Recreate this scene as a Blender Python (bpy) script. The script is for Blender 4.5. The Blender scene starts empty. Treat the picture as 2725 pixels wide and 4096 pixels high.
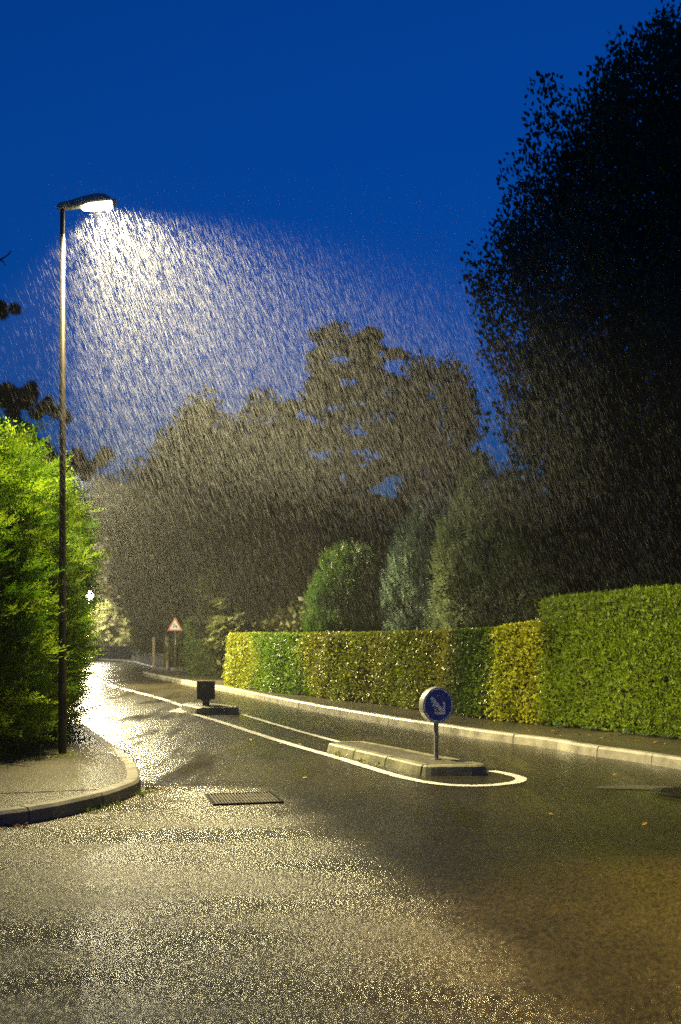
import bpy, bmesh, math, random
import numpy as np
from mathutils import Vector, Matrix

random.seed(5)
rng = np.random.default_rng(11)
S = bpy.context.scene
COL = S.collection
PI = math.pi
R = math.radians

# ------------------------------------------------------------------ helpers
def tag(o, label=None, cat=None, group=None, kind=None):
    if label: o["label"] = label
    if cat: o["category"] = cat
    if group: o["group"] = group
    if kind: o["kind"] = kind
    return o

def empty(name, loc, rz=0, label=None, cat=None, group=None):
    o = bpy.data.objects.new(name, None)
    o.empty_display_size = 0.2
    COL.objects.link(o)
    o.location = loc
    o.rotation_euler = (0, 0, rz)
    return tag(o, label, cat, group)

def link(name, me, mat, parent=None):
    o = bpy.data.objects.new(name, me)
    COL.objects.link(o)
    if mat is not None and len(me.materials) == 0:
        me.materials.append(mat)
    if parent is not None:
        o.parent = parent
    return o

def obj_bm(name, bm, mat, parent=None, smooth=False):
    bmesh.ops.recalc_face_normals(bm, faces=bm.faces[:])
    me = bpy.data.meshes.new(name)
    bm.to_mesh(me); bm.free()
    if smooth:
        me.polygons.foreach_set("use_smooth", [True] * len(me.polygons))
    return link(name, me, mat, parent)

def obj_np(name, V, F, mat, parent=None, col=None, smooth=False):
    """V (n,3), F (m,k) with constant k"""
    V = np.asarray(V, np.float32); F = np.asarray(F, np.int32)
    me = bpy.data.meshes.new(name)
    m, k = F.shape
    me.vertices.add(len(V)); me.vertices.foreach_set("co", V.ravel())
    me.loops.add(m * k); me.loops.foreach_set("vertex_index", F.ravel())
    me.polygons.add(m)
    me.polygons.foreach_set("loop_start", np.arange(m, dtype=np.int32) * k)
    if smooth:
        me.polygons.foreach_set("use_smooth", np.ones(m, bool))
    if col is not None:
        a = me.attributes.new("leafcol", 'FLOAT_COLOR', 'POINT')
        c = np.ones((len(V), 4), np.float32); c[:, :3] = col
        a.data.foreach_set("color", c.ravel())
    me.update(calc_edges=True)
    return link(name, me, mat, parent)

def norm(a):
    return a / np.maximum(np.linalg.norm(a, axis=-1, keepdims=True), 1e-9)

def frames(t, up):
    """columns t,b,n"""
    t = norm(t); n = up - t * (up * t).sum(-1, keepdims=True); n = norm(n)
    b = np.cross(n, t)
    return np.stack([t, b, n], -1)

def scatter(tv, tf, P, M, s):
    """instances of a template"""
    tv = np.asarray(tv, np.float64); tf = np.asarray(tf)
    s = np.asarray(s)
    if s.ndim == 1: s = s[:, None, None]
    else: s = s[:, None, :]
    X = tv[None] * s
    V = np.einsum('nij,nkj->nki', M, X) + P[:, None, :]
    K = len(tv)
    F = tf[None] + (np.arange(len(P)) * K)[:, None, None]
    return V.reshape(-1, 3), F.reshape(-1, tf.shape[1])

def rand_dir(n):
    return norm(rng.normal(size=(n, 3)))

def bm_box(bm, x0, x1, y0, y1, z0, z1, M=None):
    vs = [bm.verts.new(Vector(p) if M is None else M @ Vector(p)) for p in
          [(x0,y0,z0),(x1,y0,z0),(x1,y1,z0),(x0,y1,z0),(x0,y0,z1),(x1,y0,z1),(x1,y1,z1),(x0,y1,z1)]]
    for f in [(0,3,2,1),(4,5,6,7),(0,1,5,4),(1,2,6,5),(2,3,7,6),(3,0,4,7)]:
        bm.faces.new([vs[i] for i in f])
    return vs

def bm_tube(bm, pts, rad, n=8, cap=True):
    pts = [Vector(p) for p in pts]
    rings = []
    for i, p in enumerate(pts):
        d = (pts[min(i+1, len(pts)-1)] - pts[max(i-1, 0)]).normalized()
        a = Vector((0, 0, 1)) if abs(d.z) < .9 else Vector((1, 0, 0))
        u = d.cross(a).normalized(); v = d.cross(u)
        r = rad[i] if isinstance(rad, (list, tuple)) else rad
        rings.append([bm.verts.new(p + (u*math.cos(2*PI*k/n) + v*math.sin(2*PI*k/n))*r) for k in range(n)])
    for a, b in zip(rings, rings[1:]):
        for k in range(n):
            bm.faces.new((a[k], a[(k+1) % n], b[(k+1) % n], b[k]))
    if cap:
        bm.faces.new(rings[0][::-1]); bm.faces.new(rings[-1])

def bm_prism(bm, poly, z0, z1, M=None):
    M = M or Matrix()
    a = [bm.verts.new(M @ Vector((x, y, z0))) for x, y in poly]
    b = [bm.verts.new(M @ Vector((x, y, z1))) for x, y in poly]
    bm.faces.new(a[::-1]); bm.faces.new(b)
    n = len(poly)
    for i in range(n):
        bm.faces.new((a[i], a[(i+1) % n], b[(i+1) % n], b[i]))

def resample(path, step):
    p = np.array(path, float)
    d = np.r_[0, np.cumsum(np.linalg.norm(np.diff(p, axis=0), axis=1))]
    n = max(2, int(round(d[-1] / step)) + 1)
    t = np.linspace(0, d[-1], n)
    return np.stack([np.interp(t, d, p[:, i]) for i in range(p.shape[1])], 1)

def smooth_path(path, k=2):
    p = np.array(path, float)
    for _ in range(k):                    # Chaikin
        q = [p[0]]
        for a, b in zip(p, p[1:]):
            q += [a*.75 + b*.25, a*.25 + b*.75]
        q.append(p[-1]); p = np.array(q)
    return p

def offset(path, d):
    """offset to the left of the direction of travel"""
    p = np.array(path, float)
    t = np.gradient(p, axis=0); t = t / np.linalg.norm(t, axis=1, keepdims=True)
    return p + np.stack([-t[:, 1], t[:, 0]], 1) * d

# ------------------------------------------------------------------ materials
def new_mat(name):
    m = bpy.data.materials.new(name); m.use_nodes = True
    nt = m.node_tree
    for n in list(nt.nodes): nt.nodes.remove(n)
    out = nt.nodes.new('ShaderNodeOutputMaterial')
    return m, nt, out

def N(nt, typ, **kw):
    n = nt.nodes.new(typ)
    for k, v in kw.items():
        if k.startswith('_'): setattr(n, k[1:], v)
        else: n.inputs[k.replace('__', ' ')].default_value = v
    return n

def L(nt, a, b): nt.links.new(a, b)

def ramp(nt, src, stops):
    n = nt.nodes.new('ShaderNodeValToRGB'); cr = n.color_ramp
    while len(cr.elements) < len(stops): cr.elements.new(.5)
    for e, (p, c) in zip(cr.elements, stops):
        e.position = p
        e.color = (c, c, c, 1) if isinstance(c, (int, float)) else (*c, 1)
    L(nt, src, n.inputs[0]); return n

def math_n(nt, op, a, b=None, clamp=False):
    n = nt.nodes.new('ShaderNodeMath'); n.operation = op; n.use_clamp = clamp
    for i, v in enumerate((a, b)):
        if v is None: continue
        if isinstance(v, (int, float)): n.inputs[i].default_value = v
        else: L(nt, v, n.inputs[i])
    return n.outputs[0]

def mixf(nt, f, a, b):
    n = nt.nodes.new('ShaderNodeMix'); n.data_type = 'FLOAT'
    for i, v in ((0, f), (2, a), (3, b)):
        if isinstance(v, (int, float)): n.inputs[i].default_value = v
        else: L(nt, v, n.inputs[i])
    return n.outputs[0]

def mixc(nt, f, a, b):
    n = nt.nodes.new('ShaderNodeMix'); n.data_type = 'RGBA'
    for i, v in ((0, f), (6, a), (7, b)):
        if isinstance(v, (int, float)): n.inputs[i].default_value = v
        elif isinstance(v, tuple): n.inputs[i].default_value = (*v, 1)
        else: L(nt, v, n.inputs[i])
    return n.outputs[2]

def simple_mat(name, c1, c2, scale=6, rough=.6, metallic=0, bump=.15, bscale=40, spec=.5):
    m, nt, out = new_mat(name)
    p = N(nt, 'ShaderNodeBsdfPrincipled', Roughness=rough, Metallic=metallic)
    p.inputs['Specular IOR Level'].default_value = spec
    tc = N(nt, 'ShaderNodeTexCoord')
    n1 = N(nt, 'ShaderNodeTexNoise', Scale=scale, Detail=6.0, Roughness=.65)
    L(nt, tc.outputs['Object'], n1.inputs['Vector'])
    r = ramp(nt, n1.outputs[0], [(.32, c1), (.68, c2)])
    L(nt, r.outputs[0], p.inputs['Base Color'])
    n2 = N(nt, 'ShaderNodeTexNoise', Scale=bscale, Detail=4.0)
    L(nt, tc.outputs['Object'], n2.inputs['Vector'])
    b = N(nt, 'ShaderNodeBump', Strength=bump, Distance=.01)
    L(nt, n2.outputs[0], b.inputs['Height']); L(nt, b.outputs[0], p.inputs['Normal'])
    L(nt, p.outputs[0], out.inputs[0])
    return m

def leaf_mat(name, rough=.4, trans=.25, spec=.4):
    m, nt, out = new_mat(name)
    a = N(nt, 'ShaderNodeAttribute', _attribute_name="leafcol")
    p = N(nt, 'ShaderNodeBsdfPrincipled', Roughness=rough)
    p.inputs['Specular IOR Level'].default_value = spec
    L(nt, a.outputs['Color'], p.inputs['Base Color'])
    t = N(nt, 'ShaderNodeBsdfTranslucent')
    L(nt, a.outputs['Color'], t.inputs['Color'])
    mx = N(nt, 'ShaderNodeMixShader', Fac=trans)
    L(nt, p.outputs[0], mx.inputs[1]); L(nt, t.outputs[0], mx.inputs[2])
    L(nt, mx.outputs[0], out.inputs[0])
    return m

LEAF = leaf_mat("wet_leaf", .45, .3, .25)
NEEDLE = leaf_mat("wet_needle", .5, .3, .3)
DARKLEAF = leaf_mat("dull_leaf", .6, .2, .15)
BARK = simple_mat("bark", (.035, .026, .018), (.09, .07, .05), 9, .8, bump=.6, bscale=30, spec=.2)
HEDGE_CORE = simple_mat("hedge_core", (.012, .014, .007), (.03, .032, .014), 12, .9, bump=.8, bscale=20, spec=.1)
CONCRETE = simple_mat("kerb_concrete", (.10, .09, .06), (.36, .33, .25), 2.3, .5, bump=.45, bscale=70)
MOSSY = simple_mat("mossy_concrete", (.035, .04, .015), (.18, .165, .10), 4.5, .55, bump=.4, bscale=60)
SOIL = simple_mat("garden_soil", (.02, .018, .012), (.06, .05, .03), 1.5, .9, bump=.8, bscale=12, spec=.2)
STEEL = simple_mat("galvanised_post", (.22, .22, .21), (.36, .35, .33), 12, .38, metallic=.6, bump=.05)
POLEMAT = simple_mat("brown_painted_steel", (.020, .014, .008), (.036, .026, .014), 7, .5, bump=.12, bscale=90, spec=.3)
HEADMAT = simple_mat("grey_lamp_housing", (.16, .16, .14), (.24, .24, .21), 9, .45, bump=.05)
IRON = simple_mat("cast_iron", (.02, .02, .02), (.06, .055, .05), 14, .3, metallic=.7, bump=.2, bscale=80)
DARK = simple_mat("black_fill", (.006, .006, .006), (.012, .012, .01), 5, .8, bump=.1, spec=.1)
BLACKPLASTIC = simple_mat("weathered_black_panel", (.018, .019, .02), (.03, .031, .033), 9, .55, bump=.1)
SMUDGE = simple_mat("grey_sticker", (.14, .15, .16), (.24, .25, .27), 40, .6, bump=.05)
WHITEPAINT = simple_mat("road_marking_paint", (.20, .185, .15), (.80, .78, .72), 13, .35, bump=.3, bscale=120)
SIGNWHITE = simple_mat("sign_white", (.78, .78, .76), (.88, .88, .86), 8, .4, bump=.02)
SIGNBLUE = simple_mat("sign_blue", (.012, .035, .26), (.022, .06, .38), 7, .35, bump=.02)
SIGNRED = simple_mat("sign_red", (.45, .13, .09), (.55, .17, .12), 7, .4, bump=.02)
ALU = simple_mat("sign_rim_aluminium", (.55, .54, .5), (.7, .69, .65), 10, .3, metallic=.8, bump=.03)
SCRATCH = simple_mat("scratched_paint", (.3, .31, .4), (.45, .46, .52), 20, .5, bump=0)
RENDERWALL = simple_mat("white_render", (.6, .58, .52), (.75, .73, .66), 1.2, .85, bump=.2, bscale=60, spec=.2)
ROOFTILE = simple_mat("brown_roof_tiles", (.13, .055, .025), (.26, .11, .05), 4, .6, bump=.5, bscale=14)
TANWALL = simple_mat("tan_stone_wall", (.28, .22, .14), (.45, .36, .24), 3, .75, bump=.5, bscale=18)
GREYWALL = simple_mat("dark_grey_wall", (.05, .05, .045), (.09, .09, .08), 3, .75, bump=.4, bscale=18)

def asphalt(name, zones=True, base=(.012, .010, .005), stone=(.05, .043, .02), rough=.27, cell=60.0, bump=1.0):
    m, nt, out = new_mat(name)
    tc = N(nt, 'ShaderNodeTexCoord'); P = tc.outputs['Object']
    v = N(nt, 'ShaderNodeTexVoronoi', Scale=cell); L(nt, P, v.inputs['Vector'])
    # stone colours in a tar binder
    sep = N(nt, 'ShaderNodeSeparateColor'); L(nt, v.outputs['Color'], sep.inputs[0])
    stone_c = mixc(nt, sep.outputs[0], base, stone)
    edge = ramp(nt, v.outputs['Distance'], [(.45, 0.0), (.75, 1.0)])
    col = mixc(nt, edge.outputs[0], stone_c, tuple(c*.5 for c in base))
    big = N(nt, 'ShaderNodeTexNoise', Scale=.55, Detail=5.0, Roughness=.6); L(nt, P, big.inputs['Vector'])
    patch = ramp(nt, big.outputs[0], [(.35, .62), (.62, 1.15)])
    mp = N(nt, 'ShaderNodeMix', _data_type='RGBA', _blend_type='MULTIPLY'); mp.inputs[0].default_value = 1
    L(nt, col, mp.inputs[6]); L(nt, patch.outputs[0], mp.inputs[7]); col = mp.outputs[2]
    # wet film: long smooth puddled streaks running along the road
    mpn = N(nt, 'ShaderNodeMapping'); mpn.inputs['Rotation'].default_value = (0, 0, R(-20)); mpn.inputs['Scale'].default_value = (1.5, .22, 1)
    L(nt, P, mpn.inputs['Vector'])
    wn = N(nt, 'ShaderNodeTexNoise', Scale=1.0, Detail=4.0, Roughness=.55); L(nt, mpn.outputs[0], wn.inputs['Vector'])
    wet = ramp(nt, wn.outputs[0], [(.5, 0.0), (.68, 1.0)]).outputs[0]
    p = N(nt, 'ShaderNodeBsdfPrincipled', Roughness=rough)
    p.inputs['Specular IOR Level'].default_value = .5
    bstr = 1.0
    fine = N(nt, 'ShaderNodeTexNoise', Scale=cell*1.4, Detail=2.0); L(nt, P, fine.inputs['Vector'])
    h = math_n(nt, 'ADD', math_n(nt, 'MULTIPLY', v.outputs['Distance'], -1.0), math_n(nt, 'MULTIPLY', fine.outputs[0], .6))
    b = N(nt, 'ShaderNodeBump', Distance=.008)
    L(nt, h, b.inputs['Height'])
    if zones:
        # near-left of a diagonal line the surface turns paler, rougher and bumpier
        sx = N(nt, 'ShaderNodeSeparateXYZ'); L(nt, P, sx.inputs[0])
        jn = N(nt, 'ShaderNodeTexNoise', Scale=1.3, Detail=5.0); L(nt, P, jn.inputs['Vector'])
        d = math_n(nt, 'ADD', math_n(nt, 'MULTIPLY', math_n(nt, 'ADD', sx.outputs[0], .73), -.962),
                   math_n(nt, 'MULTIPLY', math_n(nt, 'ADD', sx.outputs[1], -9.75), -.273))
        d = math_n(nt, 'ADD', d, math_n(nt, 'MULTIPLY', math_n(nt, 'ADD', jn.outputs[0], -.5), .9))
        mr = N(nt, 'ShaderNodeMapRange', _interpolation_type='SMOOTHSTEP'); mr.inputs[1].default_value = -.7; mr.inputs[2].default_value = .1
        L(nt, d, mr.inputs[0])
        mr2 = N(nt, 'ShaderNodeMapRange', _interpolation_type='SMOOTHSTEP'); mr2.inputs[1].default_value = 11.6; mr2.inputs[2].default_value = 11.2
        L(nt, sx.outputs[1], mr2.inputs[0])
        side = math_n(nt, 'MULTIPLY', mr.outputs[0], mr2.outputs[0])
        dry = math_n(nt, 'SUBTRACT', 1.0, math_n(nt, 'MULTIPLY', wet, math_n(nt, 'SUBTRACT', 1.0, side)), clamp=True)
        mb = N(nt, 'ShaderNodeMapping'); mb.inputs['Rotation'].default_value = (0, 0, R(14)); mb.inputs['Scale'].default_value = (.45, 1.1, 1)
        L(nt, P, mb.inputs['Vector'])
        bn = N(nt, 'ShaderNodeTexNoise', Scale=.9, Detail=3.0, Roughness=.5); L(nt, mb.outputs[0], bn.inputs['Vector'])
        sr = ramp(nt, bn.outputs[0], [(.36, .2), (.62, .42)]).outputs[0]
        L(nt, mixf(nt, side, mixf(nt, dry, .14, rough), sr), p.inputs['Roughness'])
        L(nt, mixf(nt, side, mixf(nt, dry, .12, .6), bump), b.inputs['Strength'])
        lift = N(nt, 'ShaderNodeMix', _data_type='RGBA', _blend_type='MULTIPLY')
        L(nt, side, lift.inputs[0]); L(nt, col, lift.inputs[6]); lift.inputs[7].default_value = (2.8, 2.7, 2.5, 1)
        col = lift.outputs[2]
    else:
        b.inputs['Strength'].default_value = bump
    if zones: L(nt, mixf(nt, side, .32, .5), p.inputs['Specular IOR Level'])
    L(nt, col, p.inputs['Base Color'])
    L(nt, b.outputs[0], p.inputs['Normal'])
    L(nt, p.outputs[0], out.inputs[0])
    return m

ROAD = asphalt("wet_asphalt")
PAVE = asphalt("pavement_asphalt", False, base=(.04, .036, .026), stone=(.16, .14, .09), rough=.38, cell=120.0, bump=.5)
PAVE_DARK = asphalt("far_pavement_asphalt", False, base=(.035, .03, .018), stone=(.13, .11, .065), rough=.3, cell=120.0, bump=.6)
PATCH = asphalt("patch_asphalt", False, base=(.06, .055, .04), stone=(.14, .13, .10), rough=.42, cell=110.0, bump=.6)

# ------------------------------------------------------------------ ground and roads
def sheet(name, poly, z, mat):
    bm = bmesh.new()
    f = bm.faces.new([bm.verts.new((x, y, z)) for x, y in poly])
    if f.normal.z < 0: f.normal_flip()
    bmesh.ops.triangulate(bm, faces=bm.faces[:])
    me = bpy.data.meshes.new(name); bm.to_mesh(me); bm.free()
    for p_ in me.polygons:
        if p_.normal.z < 0: p_.flip()
    o = link(name, me, mat); tag(o, kind='structure'); return o

sheet('ground', [(-900, -400), (900, -400), (900, 1500), (-900, 1500)], -.12, SOIL)
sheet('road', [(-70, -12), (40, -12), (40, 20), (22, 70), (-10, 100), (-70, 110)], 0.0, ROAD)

KL = smooth_path([(-34, 3.6), (-12, 6.3), (-6, 7.6), (-4, 8.3), (-2.86, 8.95), (-2.7, 9.12), (-2.51, 9.38), (-2.35, 9.73), (-2.19, 10.18),
      (-2.10, 10.7), (-2.06, 10.98), (-2.13, 11.43), (-2.37, 12.46), (-2.58, 13.15), (-2.81, 13.81), (-3.12, 14.66), (-3.48, 15.69),
      (-3.74, 16.4), (-4.16, 17.62), (-4.6, 18.83), (-6.6, 25), (-9.2, 33), (-13, 42), (-17, 53), (-23, 62), (-33, 72), (-60, 86)], 1)
KR = smooth_path([(13, -12), (9, 0), (7.6, 4), (6.1, 8.4), (4.95, 11), (4.13, 12.9), (3.72, 13.85), (3.3, 14.5), (3.05, 15.4), (2.34, 16.5), (1.65, 18.06), (1.0, 19.4),
      (.146, 21.5), (-.93, 24.2), (-2.43, 28.6), (-3.53, 32), (-4.66, 34.5), (-6.2, 38.9), (-8.2, 44.6), (-8.6, 46.1), (-8.1, 46.9), (-5, 47.2), (6, 47.5)], 1)
KF = smooth_path([(8, 53.5), (-4, 53), (-8.6, 52.8), (-9.5, 53.6), (-13.2, 67.6), (-17, 74), (-24, 80), (-40, 90), (-64, 102)], 1)

def kerb(name, path, side, stone=1.0, mat=CONCRETE, h=.14, w=.15):
    """stones laid along a path; side=+1: pavement lies to the left of travel"""
    p = resample(path, stone / 4)
    prof = [(0.0, -.06), (.012, h - .028), (.036, h), (w, h), (w, -.06)]
    bm = bmesh.new()
    per = 4
    t = np.gradient(p, axis=0); t /= np.linalg.norm(t, axis=1, keepdims=True)
    nrm = np.stack([-t[:, 1], t[:, 0]], 1) * side
    for s in range(0, len(p) - 1, per):
        e = min(s + per, len(p) - 1)
        dz = random.uniform(-.004, .004); du = random.uniform(-.004, .004)
        rings = []
        for i in range(s, e + 1):
            q = p[i].copy()
            if i == s: q += t[i] * .006
            if i == e: q -= t[i] * .006
            rings.append([bm.verts.new((q[0] + nrm[i][0] * (u + du), q[1] + nrm[i][1] * (u + du), z + (dz if z > 0 else 0))) for u, z in prof])
        for a, b in zip(rings, rings[1:]):
            for k in range(len(prof) - 1):
                bm.faces.new((a[k], a[k+1], b[k+1], b[k]))
        bm.faces.new(rings[0]); bm.faces.new(rings[-1][::-1])
    o = obj_bm(name, bm, mat); tag(o, kind='structure'); return o

KERBL = simple_mat('left_kerb_concrete', (.09, .08, .055), (.22, .2, .15), 3.2, .45, bump=.4, bscale=70)  # darker concrete tone for the left kerb alone
kerb('kerb', KL, +1, mat=KERBL)
kerb('kerb', KR[::1], -1)
kerb('kerb', KF, -1)

def strip_poly(path, side, extra):
    inner = offset(path, .145 * side)
    return [tuple(q) for q in inner] + extra

sheet('pavement', strip_poly(KL, +1, [(-90, 86), (-90, 3.6)]), .136, PAVE)
sheet('pavement', strip_poly(KR, -1, [(14, 47.5), (28, 20), (28, -12)]), .136, PAVE_DARK)
sheet('pavement', strip_poly(KF, -1, [(-64, 112), (-8, 112), (20, 70), (12, 53.5)]), .136, PAVE_DARK)
# seam across the left pavement, dark filler joint
def ribbon(name, path, w, z, mat, jitter=0, kind='structure'):
    p = resample(path, .12)
    a = offset(p, w/2); b = offset(p, -w/2)
    if jitter:
        a += rng.normal(size=a.shape) * jitter; b += rng.normal(size=b.shape) * jitter
    n = len(p)
    V = np.zeros((2*n, 3)); V[:n, :2] = a; V[n:, :2] = b; V[:, 2] = z
    F = np.array([(i, n+i, n+i+1, i+1) for i in range(n-1)])
    o = obj_np(name, V, F, mat)
    if kind: tag(o, kind=kind)
    return o
ribbon('pavement_joint', [(-5.2, 9.75), (-3.2, 10.0), (-2.35, 10.25)], .03, .140, SOIL, .006)

# road markings
edge_line = smooth_path([(-3.05, 22.2), (-2.3, 20.3), (-1.5, 18.0), (-.60, 15.56), (-.12, 14.41), (.28, 13.15+.15), (.64, 12.33), (.86, 11.84+.05), (1.12, 11.56), (1.45, 11.46),
                         (1.83, 11.62), (2.06, 11.95), (2.03, 12.38), (1.79, 12.80)], 2)
ribbon('road_marking', edge_line, .13, .005, WHITEPAINT, .005)
ribbon('road_marking', smooth_path([(-2.05, 22.2), (-1.2, 19.6), (-.35, 17.2), (.25, 15.6)], 2), .1, .005, WHITEPAINT, .006)
cl = smooth_path([(-3.5, 24.3), (-4.2, 26.5), (-5.2, 29.25), (-5.94, 31.1), (-7.6, 35.3), (-9.1, 40), (-11.2, 46.7), (-14.5, 55), (-19, 63), (-27, 72)], 2)
cl = resample(cl, .15)
bmk = bmesh.new()
i = 0
while i < len(cl) - 22:
    seg = cl[i:i+16]
    a = offset(seg, .07); b = offset(seg, -.07)
    va = [bmk.verts.new((q[0], q[1], .005)) for q in a]; vb = [bmk.verts.new((q[0], q[1], .005)) for q in b]
    for k in range(len(seg)-1): bmk.faces.new((va[k], vb[k], vb[k+1], va[k+1]))
    i += 20 if i > 40 else 17
tag(obj_bm('road_marking', bmk, WHITEPAINT), kind='structure')
# broad white block at the start of the far island
bmk = bmesh.new(); bmk.faces.new([bmk.verts.new(v) for v in [(-3.75, 23.0, .006), (-3.35, 22.6, .006), (-3.25, 23.5, .006), (-3.65, 24.3, .006)]])
tag(obj_bm('road_marking', bmk, WHITEPAINT), kind='structure')
sheet('asphalt_patch', [(2.78, 11.45), (3.15, 11.55), (3.7, 11.4), (3.75, 11.15), (3.2, 11.2), (2.7, 11.3)], .004, PATCH)

# ------------------------------------------------------------------ traffic islands
def island(name, outline, h, loc, label, stone_n=8):
    root = empty(name, (loc[0], loc[1], 0), 0, label, 'traffic island', 'raised traffic islands on the centre line')
    pts = resample(outline + [outline[0]], .08)[:-1]
    # round the corners
    for _ in range(2):
        pts = pts*.5 + .25*(np.roll(pts, 1, 0) + np.roll(pts, -1, 0))
    pts = pts - np.array(loc)[None, :2]
    n = len(pts)
    t = np.roll(pts, -1, 0) - np.roll(pts, 1, 0); t /= np.linalg.norm(t, axis=1, keepdims=True)
    inn = np.stack([-t[:, 1], t[:, 0]], 1)
    if ((pts.mean(0) - pts) * inn).sum() < 0: inn = -inn
    bm = bmesh.new()
    prof = [(0, 0), (.025, h*.86), (.045, h), (.15, h), (.15, h - .012)]
    rings = [[bm.verts.new((pts[i][0] + inn[i][0]*u, pts[i][1] + inn[i][1]*u, z)) for u, z in prof] for i in range(n)]
    step = max(6, n // stone_n)
    for i in range(n):
        a, b = rings[i], rings[(i+1) % n]
        for k in range(len(prof)-1): bm.faces.new((a[k], a[k+1], b[k+1], b[k]))
    # joints: thin dark mortar lines, part of the kerb edge mesh
    nf = len(bm.faces)
    for i in range(0, n, step):
        tt = Vector((*t[i], 0)); nn = Vector((*inn[i], 0)); c = Vector((*pts[i], 0))
        q = [c + nn*(u - .003) + Vector((0, 0, z + .002)) for u, z in [(0, 0), (.025, h*.86), (.045, h), (.15, h)]]
        for a, b in zip(q, q[1:]):
            f = bm.faces.new([bm.verts.new(a - tt*.01), bm.verts.new(a + tt*.01), bm.verts.new(b + tt*.01), bm.verts.new(b - tt*.01)])
            f.material_index = 1
    o = obj_bm('kerb_edge', bm, MOSSY, root, False)
    o.data.materials.append(DARK)
    bt = bmesh.new()
    inner = [bt.verts.new((pts[i][0] + inn[i][0]*.147, pts[i][1] + inn[i][1]*.147, h - .006)) for i in range(n)]
    f = bt.faces.new(inner)
    res = bmesh.ops.poke(bt, faces=[f])
    for v in res['verts']: v.co.z += .012
    obj_bm('paved_top', bt, PAVE, root)
    return root

island('traffic_island', [(-.22, 15.0), (.41, 13.56), (.83, 12.56), (.95, 12.30), (1.70, 12.34), (1.75, 12.5), (1.57, 12.9), (1.185, 13.6), (.82, 14.4), (.34, 15.35), (-.12, 15.2)], .118, (.75, 13.6),
       'long mossy kerbed traffic island carrying the round blue arrow sign')
island('traffic_island', [(-3.55, 23.6), (-3.05, 22.35), (-2.9, 22.2), (-2.15, 22.25), (-2.1, 22.4), (-2.35, 23.0), (-3.0, 24.1), (-3.45, 24.1)], .14, (-2.85, 23),
       'short distant kerbed traffic island carrying the black square panel', 5)

# ------------------------------------------------------------------ blue arrow sign
def disc(bm, r, y, n=56, M=None):
    vs = [bm.verts.new(Vector((r*math.cos(2*PI*k/n), y, r*math.sin(2*PI*k/n)))) for k in range(n)]
    return bm.faces.new(vs)

root = empty('road_sign', (1.165, 12.97, .116), R(27), 'round blue keep right sign with a pale diagonal arrow on a short grey post', 'road sign')
bm = bmesh.new(); bm_box(bm, -.026, .026, -.02, .02, 0, .62); bmesh.ops.bevel(bm, geom=bm.edges[:], offset=.006, segments=2, affect='EDGES')
obj_bm('post', bm, STEEL, root)
bm = bmesh.new(); bm_box(bm, -.05, .05, -.045, .045, 0, .012); obj_bm('base_plate', bm, STEEL, root)
ZC = .665
plate = None
bm = bmesh.new()
prof = [(.0, .055), (.20, .055), (.216, .045), (.221, .03), (.221, -.045), (.217, -.052), (.203, -.052), (.203, -.046)]
n = 64; rings = []
for r, y in prof[1:]:
    rings.append([bm.verts.new((r*math.cos(2*PI*k/n), y, ZC + r*math.sin(2*PI*k/n))) for k in range(n)])
bm.faces.new(rings[0])
for a, b in zip(rings, rings[1:]):
    for k in range(n): bm.faces.new((a[k], a[(k+1) % n], b[(k+1) % n], b[k]))
rim = obj_bm('rim', bm, ALU, root)
bm = bmesh.new(); f = disc(bm, .2035, -.047); [setattr(v.co, 'z', v.co.z + ZC) for v in bm.verts]
face = obj_bm('white_border', bm, SIGNWHITE, root)
bm = bmesh.new(); disc(bm, .188, -.0495); [setattr(v.co, 'z', v.co.z + ZC) for v in bm.verts]
blue = obj_bm('blue_face', bm, SIGNBLUE, root)
# arrow pointing down to the right (drawn in u right / v up)
arrow = [(-.118, .078), (-.086, .112), (.063, -.044), (.063, .06), (.100, .022), (.100, -.115), (-.032, -.115), (-.066, -.078), (.033, -.078)]
bm = bmesh.new()
f = bm.faces.new([bm.verts.new((u, -.0525, ZC + v)) for u, v in arrow]); bmesh.ops.triangulate(bm, faces=[f])
obj_bm('arrow', bm, SIGNWHITE, blue)
# thin scratched scrawl near the top of the disc
bm = bmesh.new()
def scr(pts):
    q = smooth_path(pts, 2); bm_tube(bm, [(u, -.0515, ZC + v) for u, v in q], .0007, 4)
scr([(-.07, .132), (-.05, .142), (-.055, .108), (-.035, .098), (-.04, .128), (-.02, .12), (-.025, .1), (-.005, .102), (.0, .125)])
scr([(.0, .14), (.02, .155), (.03, .13), (.01, .115), (-.004, .128), (.004, .15)])
scr([(.03, .1), (.045, .14), (.07, .12), (.085, .085), (.075, .065), (.05, .075), (.045, .1), (.06, .125), (.09, .09), (.11, .092)])
scr([(-.01, .118), (.02, .1), (.03, .085), (.05, .07)])
obj_bm('scrawl', bm, SCRATCH, blue)

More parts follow.
